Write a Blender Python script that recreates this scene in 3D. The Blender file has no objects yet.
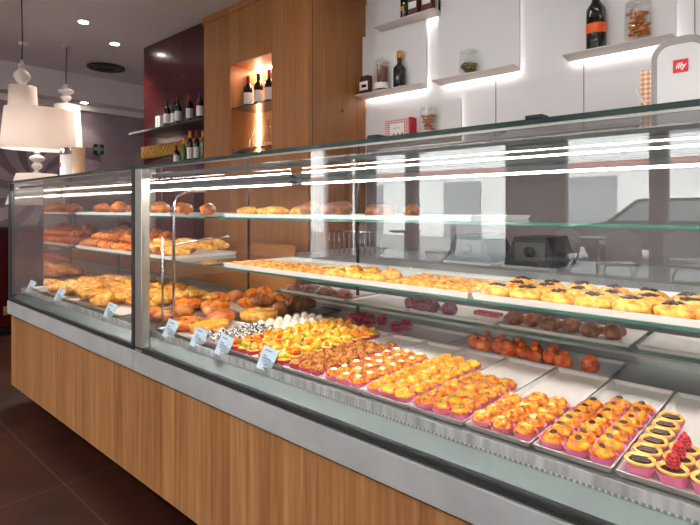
import bpy, bmesh, math, random
from mathutils import Vector, Matrix, noise
random.seed(7)
C = bpy.context.scene.collection
PI = math.pi
EYE = 1.18
# ------------------------------------------------------------------ helpers
def lin(r, g, b):
    f = lambda c: (c/255/12.92) if c/255 <= .04045 else ((c/255+.055)/1.055)**2.4
    return (f(r), f(g), f(b), 1)
def px_x(px, Y):
    """world X of a thing standing at depth Y, surveyed from its photo column"""
    u = (px-350)/519.6
    return Y*(.7402*u-.6724)/(.6724*u+.7402)
def on(px, py, z):
    """point of the horizontal plane z surveyed from the photo"""
    u = (px-350)/519.6; d = (z-EYE)*519.6/(209-py)
    return d*(.7402*u-.6724), d*(.6724*u+.7402)
class B:
    def __init__(s): s.bm = bmesh.new(); s.m = 0
    def _mk(s, vs, fs, smooth=False):
        v = [s.bm.verts.new(p) for p in vs]
        for f in fs:
            try:
                k = s.bm.faces.new([v[i] for i in f]); k.material_index = s.m; k.smooth = smooth
            except ValueError: pass
        return v
    def box(s, x0, x1, y0, y1, z0, z1, bev=0):
        b = bmesh.new()
        bmesh.ops.create_cube(b, size=1)
        for v in b.verts:
            v.co = Vector((x0+(v.co.x+.5)*(x1-x0), y0+(v.co.y+.5)*(y1-y0), z0+(v.co.z+.5)*(z1-z0)))
        if bev: bmesh.ops.bevel(b, geom=b.edges[:], offset=bev, segments=2, affect='EDGES', profile=.5)
        b.verts.ensure_lookup_table()
        s._mk([v.co.copy() for v in b.verts], [[v.index for v in f.verts] for f in b.faces]); b.free(); return s
    def lathe(s, prof, c=(0, 0, 0), n=24, mod=None, cap=True):
        vs = []; fs = []
        for r, z in prof:
            for i in range(n):
                a = 2*PI*i/n; k = 1 if mod is None else mod(a, z)
                vs.append((c[0]+r*k*math.cos(a), c[1]+r*k*math.sin(a), c[2]+z))
        m = len(prof)
        for j in range(m-1):
            for i in range(n):
                fs.append((j*n+i, j*n+(i+1) % n, (j+1)*n+(i+1) % n, (j+1)*n+i))
        if cap:
            fs.append(tuple(range(n))[::-1]); fs.append(tuple((m-1)*n+i for i in range(n)))
        s._mk(vs, fs, True); return s
    def tube(s, pts, r, n=8):
        pts = [Vector(p) for p in pts]; vs = []; fs = []; m = len(pts)
        for j, p in enumerate(pts):
            t = (pts[min(j+1, m-1)]-pts[max(j-1, 0)]).normalized()
            up = Vector((0, 0, 1)) if abs(t.z) < .9 else Vector((1, 0, 0))
            a = t.cross(up).normalized(); b = t.cross(a)
            rr = r[j] if isinstance(r, (list, tuple)) else r
            for i in range(n):
                q = 2*PI*i/n; vs.append(p+a*rr*math.cos(q)+b*rr*math.sin(q))
        for j in range(m-1):
            for i in range(n): fs.append((j*n+i, j*n+(i+1) % n, (j+1)*n+(i+1) % n, (j+1)*n+i))
        fs.append(tuple(range(n))[::-1]); fs.append(tuple((m-1)*n+i for i in range(n)))
        s._mk(vs, fs, True); return s
    def blob(s, c, r, amp=.12, freq=2.5, seed=0, sub=2, flat=-1):
        b = bmesh.new(); bmesh.ops.create_icosphere(b, subdivisions=sub, radius=1)
        for v in b.verts:
            d = v.co.normalized(); k = 1+amp*noise.noise(d*freq+Vector((seed*7.1, seed*3.3, seed)))*2
            p = Vector((d.x*r[0], d.y*r[1], d.z*r[2]))*k
            if d.z < 0: p.z = max(p.z, flat*r[2])
            v.co = p+Vector(c)
        b.verts.ensure_lookup_table()
        s._mk([v.co.copy() for v in b.verts], [[v.index for v in f.verts] for f in b.faces], True); b.free(); return s
    def prism(s, poly, axis, a, b):
        """extrude a polygon; axis 'x': poly=(y,z); 'y': poly=(x,z); 'z': poly=(x,y)"""
        def P(p, t): return {'x': (t, p[0], p[1]), 'y': (p[0], t, p[1]), 'z': (p[0], p[1], t)}[axis]
        n = len(poly); vs = [P(p, a) for p in poly]+[P(p, b) for p in poly]
        fs = [tuple(range(n))[::-1], tuple(range(n, 2*n))]+[(i, (i+1) % n, n+(i+1) % n, n+i) for i in range(n)]
        s._mk(vs, fs); return s
    def mesh(s, name, mats):
        bmesh.ops.recalc_face_normals(s.bm, faces=s.bm.faces[:])
        me = bpy.data.meshes.new(name); s.bm.to_mesh(me); s.bm.free()
        for m in (mats if isinstance(mats, (list, tuple)) else [mats]): me.materials.append(m)
        return me
def obj(name, b, mats, parent=None, loc=None):
    me = b if isinstance(b, bpy.types.Mesh) else b.mesh(name, mats)
    o = bpy.data.objects.new(name, me); C.objects.link(o)
    if parent: o.parent = parent
    if loc: o.location = loc
    return o
def tag(o, label, cat, group=None, kind=None):
    if label: o['label'] = label
    if cat: o['category'] = cat
    if group: o['group'] = group
    if kind: o['kind'] = kind
    return o
def thing(name, label, cat, loc=(0, 0, 0), rz=0, group=None):
    o = bpy.data.objects.new(name, None); C.objects.link(o); o.empty_display_size = .02
    o.location = loc; o.rotation_euler = (0, 0, rz)
    return tag(o, label, cat, group)
def struct(name, b, m):
    o = obj(name, b, m); o['kind'] = 'structure'; return o
def dup(root, loc, rz=0, label=None, group=None, scale=None, rot=None):
    r = root.copy(); C.objects.link(r); r.location = loc; r.rotation_euler = rot or (0, 0, rz)
    if label: r['label'] = label
    if group: r['group'] = group
    if scale: r.scale = scale if isinstance(scale, tuple) else (scale,)*3
    for ch in list(root.children):
        c = ch.copy(); C.objects.link(c); c.parent = r
        for g in list(ch.children):
            d = g.copy(); C.objects.link(d); d.parent = c
    return r
class Kind:
    """prototype kept until first use, then copied"""
    def __init__(s, makes): s.makes = makes; s.used = [False]*len(makes); s.pro = [None]*len(makes)
    def put(s, loc, rz, label, group, scale=None, rot=None, v=None):
        i = random.randrange(len(s.makes)) if v is None else v
        if not s.used[i]:
            s.used[i] = True; o = s.makes[i](); s.pro[i] = o
            o.location = loc; o.rotation_euler = rot or (0, 0, rz); o['label'] = label; o['group'] = group
            if scale: o.scale = scale if isinstance(scale, tuple) else (scale,)*3
            return o
        return dup(s.pro[i], loc, rz, label, group, scale, rot)
# ------------------------------------------------------------------ materials
def newmat(name):
    m = bpy.data.materials.new(name); m.use_nodes = True
    nt = m.node_tree; return m, nt, nt.nodes, nt.links, nt.nodes['Principled BSDF']
def mat(name, col, rough=.5, metal=0, spec=.5, emit=None, es=0, trans=0, sss=0, coat=0):
    m, nt, N, L, p = newmat(name)
    p.inputs['Base Color'].default_value = col; p.inputs['Roughness'].default_value = rough
    p.inputs['Metallic'].default_value = metal; p.inputs['Specular IOR Level'].default_value = spec
    p.inputs['Coat Weight'].default_value = coat
    if emit: p.inputs['Emission Color'].default_value = emit; p.inputs['Emission Strength'].default_value = es
    if trans: p.inputs['Transmission Weight'].default_value = trans
    if sss:
        p.inputs['Subsurface Weight'].default_value = sss; p.inputs['Subsurface Radius'].default_value = (.01, .006, .003)
    return m
def ramp(N, stops):
    r = N.new('ShaderNodeValToRGB'); e = r.color_ramp.elements
    while len(e) < len(stops): e.new(.5)
    for k, (p, c) in zip(e, stops): k.position = p; k.color = c
    return r
def noisy(name, stops, scale=40, rough=.5, bump=.3, coat=0, detail=4, sc=(1, 1, 1), dist=0, obj=True, bs=None):
    m, nt, N, L, p = newmat(name)
    t = N.new('ShaderNodeTexCoord'); mp = N.new('ShaderNodeMapping'); mp.inputs['Scale'].default_value = sc
    if obj: L.new(t.outputs['Object'], mp.inputs['Vector'])
    else:
        g = N.new('ShaderNodeNewGeometry'); L.new(g.outputs['Position'], mp.inputs['Vector'])
    n = N.new('ShaderNodeTexNoise'); n.inputs['Scale'].default_value = scale; n.inputs['Detail'].default_value = detail
    n.inputs['Distortion'].default_value = dist
    oi = N.new('ShaderNodeObjectInfo'); ad = N.new('ShaderNodeVectorMath'); ad.operation = 'ADD'
    L.new(mp.outputs[0], ad.inputs[0])
    if obj: L.new(oi.outputs['Random'], ad.inputs[1])
    L.new(ad.outputs[0], n.inputs['Vector'])
    r = ramp(N, stops); L.new(n.outputs['Fac'], r.inputs[0]); L.new(r.outputs[0], p.inputs['Base Color'])
    p.inputs['Roughness'].default_value = rough; p.inputs['Coat Weight'].default_value = coat
    if bump:
        b = N.new('ShaderNodeBump'); b.inputs['Strength'].default_value = bump; b.inputs['Distance'].default_value = .002
        L.new(n.outputs['Fac'], b.inputs['Height']); L.new(b.outputs[0], p.inputs['Normal'])
    return m
def wood(name, c0, c1, c2, plank=.085, rough=.42, axis='X'):
    m, nt, N, L, p = newmat(name)
    g = N.new('ShaderNodeNewGeometry'); sp = N.new('ShaderNodeSeparateXYZ'); L.new(g.outputs['Position'], sp.inputs[0])
    def M(op, a, b=None):
        k = N.new('ShaderNodeMath'); k.operation = op
        for i, q in enumerate((a, b)):
            if q is None: continue
            if isinstance(q, (int, float)): k.inputs[i].default_value = q
            else: L.new(q, k.inputs[i])
        return k.outputs[0]
    s = M('ADD', sp.outputs['X'], sp.outputs['Y'])
    wn = N.new('ShaderNodeTexNoise'); wn.noise_dimensions = '1D'; wn.inputs['Scale'].default_value = 1/plank*.5; wn.inputs['Detail'].default_value = 1
    fl = M('MULTIPLY', M('FLOOR', M('DIVIDE', s, plank)), plank*3.7); L.new(fl, wn.inputs['W'])
    cb = N.new('ShaderNodeCombineXYZ'); L.new(M('MULTIPLY', s, 55), cb.inputs[0]); L.new(M('MULTIPLY', sp.outputs['Z'], 1.6), cb.inputs[2]); L.new(M('MULTIPLY', fl, 9), cb.inputs[1])
    n = N.new('ShaderNodeTexNoise'); n.inputs['Scale'].default_value = 1; n.inputs['Detail'].default_value = 5; n.inputs['Roughness'].default_value = .65
    L.new(cb.outputs[0], n.inputs['Vector'])
    v = M('ADD', M('MULTIPLY', n.outputs['Fac'], .75), M('MULTIPLY', wn.outputs['Fac'], .35))
    r = ramp(N, [(.32, c0), (.54, c1), (.78, c2)]); L.new(v, r.inputs[0]); L.new(r.outputs[0], p.inputs['Base Color'])
    p.inputs['Roughness'].default_value = rough
    b = N.new('ShaderNodeBump'); b.inputs['Strength'].default_value = .15; b.inputs['Distance'].default_value = .001
    L.new(n.outputs['Fac'], b.inputs['Height']); L.new(b.outputs[0], p.inputs['Normal'])
    return m
def glassmat(name, tint=(.975, .99, .985, 1), f0=.043, rough=0.0, boost=1.0):
    """thin architectural glass: Schlick reflection over straight transmission"""
    m, nt, N, L, p = newmat(name); N.remove(p)
    out = N['Material Output']
    g = N.new('ShaderNodeNewGeometry'); d = N.new('ShaderNodeVectorMath'); d.operation = 'DOT_PRODUCT'
    L.new(g.outputs['Normal'], d.inputs[0]); L.new(g.outputs['Incoming'], d.inputs[1])
    def M(op, a, b=None):
        k = N.new('ShaderNodeMath'); k.operation = op; k.use_clamp = op != 'POWER' and False
        for i, q in enumerate((a, b)):
            if q is None: continue
            if isinstance(q, (int, float)): k.inputs[i].default_value = q
            else: L.new(q, k.inputs[i])
        return k.outputs[0]
    a = M('ABSOLUTE', d.outputs['Value']); s = M('POWER', M('SUBTRACT', 1, a), 5)
    f = M('MINIMUM', M('MULTIPLY', M('ADD', M('MULTIPLY', s, 1-f0), f0), boost), 1)
    t = N.new('ShaderNodeBsdfTransparent'); t.inputs[0].default_value = tint
    gl = N.new('ShaderNodeBsdfGlossy'); gl.inputs['Roughness'].default_value = rough; gl.inputs[0].default_value = (1, 1, 1, 1)
    mx = N.new('ShaderNodeMixShader'); L.new(f, mx.inputs[0]); L.new(t.outputs[0], mx.inputs[1]); L.new(gl.outputs[0], mx.inputs[2])
    L.new(mx.outputs[0], out.inputs[0]); return m
def emis(name, col, s):
    m, nt, N, L, p = newmat(name); N.remove(p); e = N.new('ShaderNodeEmission'); e.inputs[0].default_value = col; e.inputs[1].default_value = s
    L.new(e.outputs[0], N['Material Output'].inputs[0]); return m
M = {}
M['oak'] = wood('oak veneer', lin(112, 68, 34), lin(158, 106, 62), lin(186, 138, 92))
M['oak_col'] = wood('oak cabinet', lin(118, 72, 34), lin(156, 100, 52), lin(178, 124, 72), plank=.12)
M['oak_niche'] = wood('niche lining', lin(150, 92, 48), lin(186, 122, 70), lin(200, 140, 86), plank=.2)
M['steel'] = noisy('brushed steel', [(.3, lin(165, 166, 168)), (.7, lin(185, 186, 188))], 6, .42, 0, obj=False)
M['steel'].node_tree.nodes['Principled BSDF'].inputs['Metallic'].default_value = .2
M['alu'] = mat('satin aluminium', lin(190, 188, 180), .32, .8)
M['sill'] = mat('grey painted sill', lin(84, 94, 94), .4, .1)
M['deck'] = mat('steel deck', lin(150, 156, 156), .3, .7)
M['chrome'] = mat('chrome', lin(215, 215, 215), .08, 1)
M['dark'] = mat('black plastic', lin(22, 22, 24), .4)
M['gasket'] = mat('dark gasket', lin(36, 40, 40), .5)
M['glass'] = glassmat('clear glass')
M['shelfglass'] = glassmat('shelf glass', tint=(.95, .985, .97, 1))
M['edge'] = mat('green glass edge', lin(48, 92, 80), .15, coat=.5)
M['darkedge'] = mat('dark green glass edge', lin(38, 62, 56), .15, coat=.4)
M['acryl'] = glassmat('clear acrylic', tint=(.93, .93, .93, 1), f0=.07, rough=.12)
M['led'] = emis('led strip', (1, .95, .88, 1), 36)
M['ledthin'] = emis('front led strip', (1, .96, .9, 1), 170)
M['ledwarm'] = emis('niche led strip', (1, .76, .52, 1), 42)
M['ledshelf'] = emis('shelf led', (1, .95, .9, 1), 18); M['ledside'] = emis('side led', (1, .95, .9, 1), 4)
M['spot'] = emis('downlight lens', (1, .93, .8, 1), 25)
M['whitewall'] = mat('white lacquer', lin(222, 220, 222), .45)
M['whiteshelf'] = mat('white shelf', lin(226, 214, 208), .5)
M['ceil'] = noisy('grey ceiling paint', [(.3, lin(226, 218, 222)), (.7, lin(232, 224, 228))], 1.2, .8, 0, obj=False)
M['ceilwhite'] = mat('white ceiling', lin(225, 218, 214), .8)
M['bulk'] = mat('bulkhead paint', lin(240, 232, 234), .8)
M['red'] = mat('dark red lacquer', lin(66, 8, 16), .22, coat=.3)
M['darkred'] = mat('dark red base', lin(78, 14, 24), .4)
M['tray'] = mat('white melamine', lin(234, 226, 222), .25, coat=.2)
M['traygrey'] = mat('pale grey tray', lin(196, 204, 206), .3)
M['blacktray'] = mat('dark tray', lin(44, 48, 56), .3)
M['pink'] = mat('pink paper', lin(250, 142, 180), .6, sss=.0)
M['hotpink'] = mat('raspberry paper', lin(214, 52, 74), .6)
M['whitep'] = mat('white paper', lin(238, 234, 230), .7)
M['tagblue'] = noisy('pale blue price card', [(.3, lin(176, 198, 216)), (.7, lin(196, 212, 226))], 60, .5, 0)
M['ink'] = mat('grey ink', lin(92, 112, 140), .6)
M['redink'] = mat('red ink', lin(176, 60, 80), .6)
G = lambda *a: lin(*a)
M['puff'] = noisy('orange glazed choux', [(.3, G(120, 48, 6)), (.44, G(206, 104, 8)), (.56, G(244, 154, 16)), (.75, G(252, 190, 50))], 85, .35, .8, coat=.1)
M['puffy'] = noisy('yellow glazed choux', [(.3, G(170, 80, 6)), (.46, G(236, 150, 8)), (.7, G(252, 196, 40))], 85, .3, .8, coat=.1)
M['nut'] = noisy('nut crumb choux', [(.3, G(84, 40, 10)), (.46, G(166, 86, 16)), (.6, G(220, 138, 30)), (.8, G(244, 186, 76))], 140, .45, .9, coat=.2)
M['crust'] = noisy('shortcrust', [(.3, G(208, 144, 62)), (.55, G(240, 188, 104)), (.8, G(250, 212, 140))], 50, .6, .4)
M['choc'] = mat('chocolate filling', lin(52, 30, 22), .25, coat=.4)
M['bean'] = mat('chocolate bean', lin(48, 24, 18), .25, coat=.5)
M['icing'] = mat('white icing', lin(252, 240, 214), .45)
M['almond'] = mat('almond flake', lin(250, 214, 142), .5)
M['pist'] = noisy('pistachio crumb', [(.3, G(108, 104, 36)), (.7, G(190, 160, 70))], 200, .7, .5)
M['cream'] = noisy('whipped cream', [(.3, G(236, 214, 190)), (.7, G(252, 240, 226))], 60, .5, .4)
M['cookie'] = noisy('cookie crumb', [(.44, G(38, 32, 34)), (.5, G(110, 104, 104)), (.56, G(244, 238, 232))], 170, .6, .5)
M['fruity'] = mat('yellow fruit', lin(255, 190, 36), .2, coat=.6)
M['fruitl'] = mat('pale fruit', lin(248, 214, 112), .2, coat=.6)
M['fruitr'] = mat('strawberry slice', lin(222, 62, 34), .2, coat=.6)
M['fruitg'] = mat('kiwi slice', lin(150, 164, 40), .2, coat=.6)
M['fruito'] = mat('orange slice', lin(248, 134, 20), .2, coat=.6)
M['rasp'] = noisy('raspberry', [(.3, G(150, 8, 26)), (.7, G(226, 40, 66))], 160, .35, .6)
M['redfruit'] = noisy('red berries', [(.3, G(160, 14, 40)), (.7, G(228, 60, 84))], 120, .2, .8, coat=.6)
M['croi'] = noisy('glazed croissant', [(.28, G(140, 52, 8)), (.5, G(222, 112, 16)), (.75, G(250, 176, 54))], 45, .3, .6, coat=.15)
M['bun'] = noisy('golden bun', [(.28, G(168, 84, 18)), (.48, G(228, 152, 48)), (.72, G(248, 208, 120))], 45, .45, .7)
M['brioche'] = noisy('brioche crust', [(.25, G(112, 48, 14)), (.5, G(186, 92, 26)), (.75, G(232, 156, 70))], 26, .35, .4, coat=.3)
M['orange'] = noisy('orange glazed brioche', [(.28, G(186, 52, 4)), (.5, G(238, 96, 10)), (.75, G(252, 156, 60))], 50, .25, .5, coat=.3)
M['darkbread'] = noisy('dark bread', [(.25, G(72, 40, 26)), (.5, G(122, 72, 44)), (.75, G(170, 112, 74))], 30, .5, .4)
M['chocro'] = noisy('cocoa croissant', [(.25, G(96, 48, 32)), (.5, G(156, 86, 58)), (.75, G(206, 146, 112))], 40, .35, .4, coat=.3)
M['violet'] = noisy('violet sugar', [(.3, G(92, 30, 56)), (.7, G(178, 96, 122))], 90, .5, .8)
M['yolk'] = noisy('yellow tart', [(.25, G(222, 140, 30)), (.5, G(246, 186, 62)), (.75, G(252, 214, 110))], 24, .35, .3, coat=.3)
M['pizza'] = noisy('tomato topped dough', [(.3, G(176, 62, 18)), (.45, G(228, 134, 44)), (.6, G(246, 192, 88)), (.8, G(252, 222, 140))], 70, .5, .6)
M['foc'] = noisy('focaccia dough', [(.3, G(186, 104, 24)), (.48, G(228, 164, 62)), (.7, G(244, 200, 112))], 60, .5, .8)
M['olive'] = noisy('olive topping', [(.3, G(34, 22, 34)), (.7, G(86, 56, 70))], 150, .4, .8)
M['bglass'] = mat('dark bottle glass', lin(14, 16, 14), .08, coat=.5)
M['gglass'] = mat('green bottle glass', lin(70, 92, 34), .1, coat=.5)
M['labelw'] = mat('bottle label', lin(214, 208, 208), .6)
M['labelo'] = mat('orange label', lin(240, 98, 26), .5)
M['capr'] = mat('red capsule', lin(150, 22, 30), .35)
M['capb'] = mat('blue capsule', lin(40, 44, 110), .35)
M['capk'] = mat('black capsule', lin(24, 20, 22), .35)
M['capg'] = mat('gold capsule', lin(214, 150, 66), .35, .4)
M['jar'] = glassmat('jar glass', tint=(.93, .94, .93, 1), f0=.06)
M['stick'] = noisy('brown sticks', [(.3, G(110, 66, 48)), (.7, G(160, 104, 76))], 60, .7, .4)
M['dried'] = noisy('dried orange slices', [(.3, G(150, 66, 20)), (.6, G(222, 134, 46)), (.8, G(240, 190, 110))], 30, .5, .4)
M['herb'] = noisy('olive brown sweets', [(.3, G(90, 72, 44)), (.7, G(160, 134, 84))], 60, .5, .4)
M['brownnut'] = noisy('brown biscuits', [(.3, G(112, 58, 34)), (.5, G(190, 120, 70)), (.75, G(232, 190, 140))], 30, .5, .4)
M['logo'] = mat('logo red', lin(196, 26, 52), .5)
M['shade'] = None
M['lampwhite'] = mat('white turned lamp', lin(222, 214, 212), .4)
M['gold'] = None
M['person'] = mat('skin', lin(170, 116, 92), .6)
# lamp shade fabric
m, nt, N, L, p = newmat('shade fabric'); p.inputs['Base Color'].default_value = lin(250, 244, 240); p.inputs['Roughness'].default_value = .9
tr = N.new('ShaderNodeBsdfTranslucent'); tr.inputs[0].default_value = lin(252, 244, 238)
mx = N.new('ShaderNodeMixShader'); mx.inputs[0].default_value = .5
L.new(p.outputs[0], mx.inputs[1]); L.new(tr.outputs[0], mx.inputs[2]); L.new(mx.outputs[0], N['Material Output'].inputs[0]); M['shade'] = m
# quilted gold
m, nt, N, L, p = newmat('quilted gold'); p.inputs['Base Color'].default_value = lin(190, 140, 60); p.inputs['Roughness'].default_value = .35; p.inputs['Metallic'].default_value = .5
g = N.new('ShaderNodeNewGeometry'); mp = N.new('ShaderNodeMapping'); mp.inputs['Rotation'].default_value = (0, PI/4, 0); mp.inputs['Scale'].default_value = (1, 0, 1)
ck = N.new('ShaderNodeTexVoronoi'); ck.inputs['Scale'].default_value = 18; ck.inputs['Randomness'].default_value = 0
L.new(g.outputs['Position'], mp.inputs[0]); L.new(mp.outputs[0], ck.inputs['Vector'])
bp = N.new('ShaderNodeBump'); bp.invert = True; bp.inputs['Strength'].default_value = 1; bp.inputs['Distance'].default_value = .02
L.new(ck.outputs['Distance'], bp.inputs['Height']); L.new(bp.outputs[0], p.inputs['Normal']); M['gold'] = m
# floor tiles
m, nt, N, L, p = newmat('brown floor tiles')
g = N.new('ShaderNodeNewGeometry'); mp = N.new('ShaderNodeMapping'); mp.inputs['Location'].default_value = (2.404, -.826, 0)
br = N.new('ShaderNodeTexBrick'); br.offset = 0; br.inputs['Scale'].default_value = 1; br.inputs['Brick Width'].default_value = .75; br.inputs['Row Height'].default_value = .75
br.inputs['Mortar Size'].default_value = .0028; br.inputs['Mortar Smooth'].default_value = .1
n = N.new('ShaderNodeTexNoise'); n.inputs['Scale'].default_value = 3; n.inputs['Detail'].default_value = 6
r = ramp(N, [(.3, lin(40, 17, 9)), (.7, lin(72, 35, 20))])
L.new(g.outputs['Position'], mp.inputs[0]); L.new(mp.outputs[0], br.inputs['Vector']); L.new(g.outputs['Position'], n.inputs['Vector'])
L.new(n.outputs['Fac'], r.inputs[0]); L.new(r.outputs[0], br.inputs['Color1']); L.new(r.outputs[0], br.inputs['Color2']); br.inputs['Mortar'].default_value = lin(92, 70, 58)
L.new(br.outputs['Color'], p.inputs['Base Color']); p.inputs['Roughness'].default_value = .5; p.inputs['Specular IOR Level'].default_value = .3; M['floor'] = m
# mural wall
m, nt, N, L, p = newmat('mauve wall with flower mural')
g = N.new('ShaderNodeNewGeometry'); mp = N.new('ShaderNodeMapping'); mp.vector_type = 'POINT'
sp = N.new('ShaderNodeSeparateXYZ'); L.new(g.outputs['Position'], sp.inputs[0])
def MM(op, a, b=None):
    k = N.new('ShaderNodeMath'); k.operation = op
    for i, q in enumerate((a, b)):
        if q is None: continue
        if isinstance(q, (int, float)): k.inputs[i].default_value = q
        else: L.new(q, k.inputs[i])
    return k.outputs[0]
fy = MM('SUBTRACT', sp.outputs['Y'], 2.5); fz = MM('SUBTRACT', sp.outputs['Z'], 1.55)
ang = MM('ARCTAN2', fz, fy); rad = MM('SQRT', MM('ADD', MM('MULTIPLY', fy, fy), MM('MULTIPLY', fz, fz)))
pet = MM('SINE', MM('ADD', MM('MULTIPLY', ang, 11), MM('MULTIPLY', rad, 9)))
mask = MM('MULTIPLY', MM('LESS_THAN', rad, .95), MM('GREATER_THAN', pet, .1))
n = N.new('ShaderNodeTexNoise'); n.inputs['Scale'].default_value = 1.6; n.inputs['Detail'].default_value = 6; L.new(g.outputs['Position'], n.inputs['Vector'])
r = ramp(N, [(.3, lin(142, 124, 134)), (.5, lin(168, 150, 158)), (.75, lin(196, 180, 186))]); L.new(n.outputs['Fac'], r.inputs[0])
mix = N.new('ShaderNodeMix'); mix.data_type = 'RGBA'; L.new(MM('MULTIPLY', mask, .7), mix.inputs[0]); L.new(r.outputs[0], mix.inputs[6]); mix.inputs[7].default_value = lin(100, 82, 94)
L.new(mix.outputs[2], p.inputs['Base Color']); p.inputs['Roughness'].default_value = .5; M['mural'] = m
# houndstooth / patterned boxes
def checkmat(name, c1, c2, s):
    m, nt, N, L, p = newmat(name); t = N.new('ShaderNodeTexCoord'); mp = N.new('ShaderNodeMapping'); mp.inputs['Rotation'].default_value = (0, PI/4, 0)
    k = N.new('ShaderNodeTexChecker'); k.inputs['Scale'].default_value = s; k.inputs[1].default_value = c1; k.inputs[2].default_value = c2
    L.new(t.outputs['Object'], mp.inputs[0]); L.new(mp.outputs[0], k.inputs['Vector']); L.new(k.outputs['Color'], p.inputs['Base Color']); return m
M['hound'] = checkmat('red houndstooth', lin(180, 24, 60), lin(240, 226, 228), 90)
M['patt'] = checkmat('orange lattice print', lin(226, 140, 80), lin(236, 222, 206), 120)
# vent grille (slots)
m, nt, N, L, p = newmat('air slots'); g = N.new('ShaderNodeNewGeometry'); sp = N.new('ShaderNodeSeparateXYZ'); L.new(g.outputs['Position'], sp.inputs[0])
fr = MM('FRACT', MM('MULTIPLY', sp.outputs['X'], 90)); gt = MM('GREATER_THAN', fr, .6)
mix = N.new('ShaderNodeMix'); mix.data_type = 'RGBA'; L.new(gt, mix.inputs[0]); mix.inputs[6].default_value = lin(140, 142, 140); mix.inputs[7].default_value = lin(214, 212, 210)
L.new(mix.outputs[2], p.inputs['Base Color']); p.inputs['Roughness'].default_value = .35; M['slots'] = m

# ------------------------------------------------------------------ setting
XR, YF, YW, XL, ZC = 2.6, -7.0, 3.4, -8.25, 3.12
struct('floor', B().box(-8.4, 2.75, -7.2, 4.45, -.1, 0), M['floor'])
struct('ceiling', B().box(-8.4, 2.75, -7.2, 4.45, ZC, ZC+.15), M['ceil'])
struct('trim_1', B().box(-4.30, 2.6, -2.5, 3.4, 2.985, 3.118), M['ceilwhite'])
struct('trim_2', B().box(XL, -7.9, -6.9, 4.29, 2.745, 3.118), M['bulk'])
struct('trim_3', B().box(XL+.001, XL+.06, -6.9, 4.29, 2.66, 2.744), M['bulk'])
struct('wall_back', B().box(-5.9, 2.75, YW, YW+.15, 0, ZC), M['whitewall'])
struct('wall_corner', B().box(-8.4, -5.9, 4.3, 4.45, 0, ZC).box(-6.02, -5.901, YW, 4.3, 0, ZC), M['mural'])
struct('wall_right', B().box(XR, XR+.15, -7, YW, 0, ZC), M['whitewall'])
b = B().box(XL-.15, XL, -5.9, 4.3, 0, ZC).box(XL-.15, XL, -7, -6.45, 0, ZC).box(XL-.15, XL, -6.45, -5.9, 0, .1).box(XL-.15, XL, -6.45, -5.9, 2.5, ZC)
struct('wall_left', b, M['mural'])
struct('window_6', B().box(XL-.08, XL-.07, -6.45, -5.9, .1, 2.5), M['glass'])
wins = [(-8.15, -7.95), (-7.42, -6.52), (-6.26, -4.27), (-3.2, -1.95), (-1.70, .3), (.6, 2.4)]
b = B(); e = -8.4
for x0, x1 in wins:
    b.box(e, x0, -7.15, -7.0, 0, ZC).box(x0, x1, -7.15, -7.0, 2.36, ZC).box(x0, x1, -7.15, -7.0, 0, .12); e = x1
b.box(e, 2.75, -7.15, -7.0, 0, ZC)
M['pillar'] = mat('brown pillar', lin(112, 94, 98), .5)
struct('wall_front', b, M['pillar'])
for i, (x0, x1) in enumerate(wins[:5] if False else wins):
    w = struct('window_%d' % (i+(1 if i < 5 else 2)), B().box(x0, x1, -7.08, -7.07, .12, 2.36), M['glass'])
# outdoors beyond the shop windows
M['pave'] = noisy('street paving', [(.3, lin(150, 150, 150)), (.7, lin(178, 176, 172))], 3, .9, 0, obj=False)
struct('trim_8', B().box(-30, 30, -40, -7.2, -.1, -.02), M['pave'])
M['fac'] = mat('pale facade', lin(236, 236, 234), .8); M['facwin'] = mat('facade window', lin(150, 156, 158), .3)
t = thing('building', 'pale street facade mirrored in the case glass', 'building', (0, -17, 0))
obj('wall', B().box(-26, 16, -4, 0, 0, 9), M['fac'], t)
for i in range(8):
    x = -24+i*5
    obj('window', B().box(x, x+1.3, 0, .05, 3.6, 5.4), M['facwin'], t)
    obj('shutter', B().box(x+2.2, x+3.9, 0, .05, 0, 2.3), M['facwin'], t)
obj('string_course', B().box(-26, 16, 0, .12, 2.6, 2.8), mat('brick red', lin(170, 110, 104), .8), t)
M['carpaint'] = mat('dark grey car paint', lin(42, 46, 50), .25, .3, coat=.8); M['carglass'] = mat('car glass', lin(120, 132, 136), .1, coat=.5)
def car(x, y, label):
    t = thing('parked_car', label, 'car', (x, y, 0))
    obj('body', B().prism([(-2.1, .3), (-2.1, .75), (-1.2, .9), (-.6, 1.4), (.9, 1.42), (1.7, .95), (2.1, .85), (2.1, .3)], 'y', -.8, .8), M['carpaint'], t)
    obj('side_window', B().prism([(-1.05, .92), (-.55, 1.33), (.85, 1.35), (1.45, .95)], 'y', .8, .81), M['carglass'], t)
    for s in (-1.35, 1.35):
        w = B(); w.tube([(s, .62, .32), (s, .84, .32)], .32, 20); obj('wheel', w, M['dark'], t)
car(-2.4, -11.5, 'dark parked car beyond the shop window, in front of the facade, the one further left')
car(3.4, -12.3, 'dark parked car beyond the shop window, right of the other car')
M['chairp'] = mat('pale plastic', lin(214, 222, 220), .4); 
def chair_():
    t = thing('cafe_chair', 'x', 'chair')
    obj('seat', B().box(-.22, .22, -.22, .22, .43, .46, .012), M['chairp'], t)
    obj('backrest', B().prism([(-.22, .55), (-.2, .85), (0, .9), (.2, .85), (.22, .55), (0, .52)], 'y', -.24, -.21), M['chairp'], t)
    for s in (-1, 1):
        obj('leg', B().tube([(s*.2, -.24, 0), (s*.2, .22, .44)], .014), M['chairp'], t); obj('leg', B().tube([(s*.2, .24, 0), (s*.2, -.22, .5), (s*.2, -.23, .8)], .014), M['chairp'], t)
    return t
KC = Kind([chair_])
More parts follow.
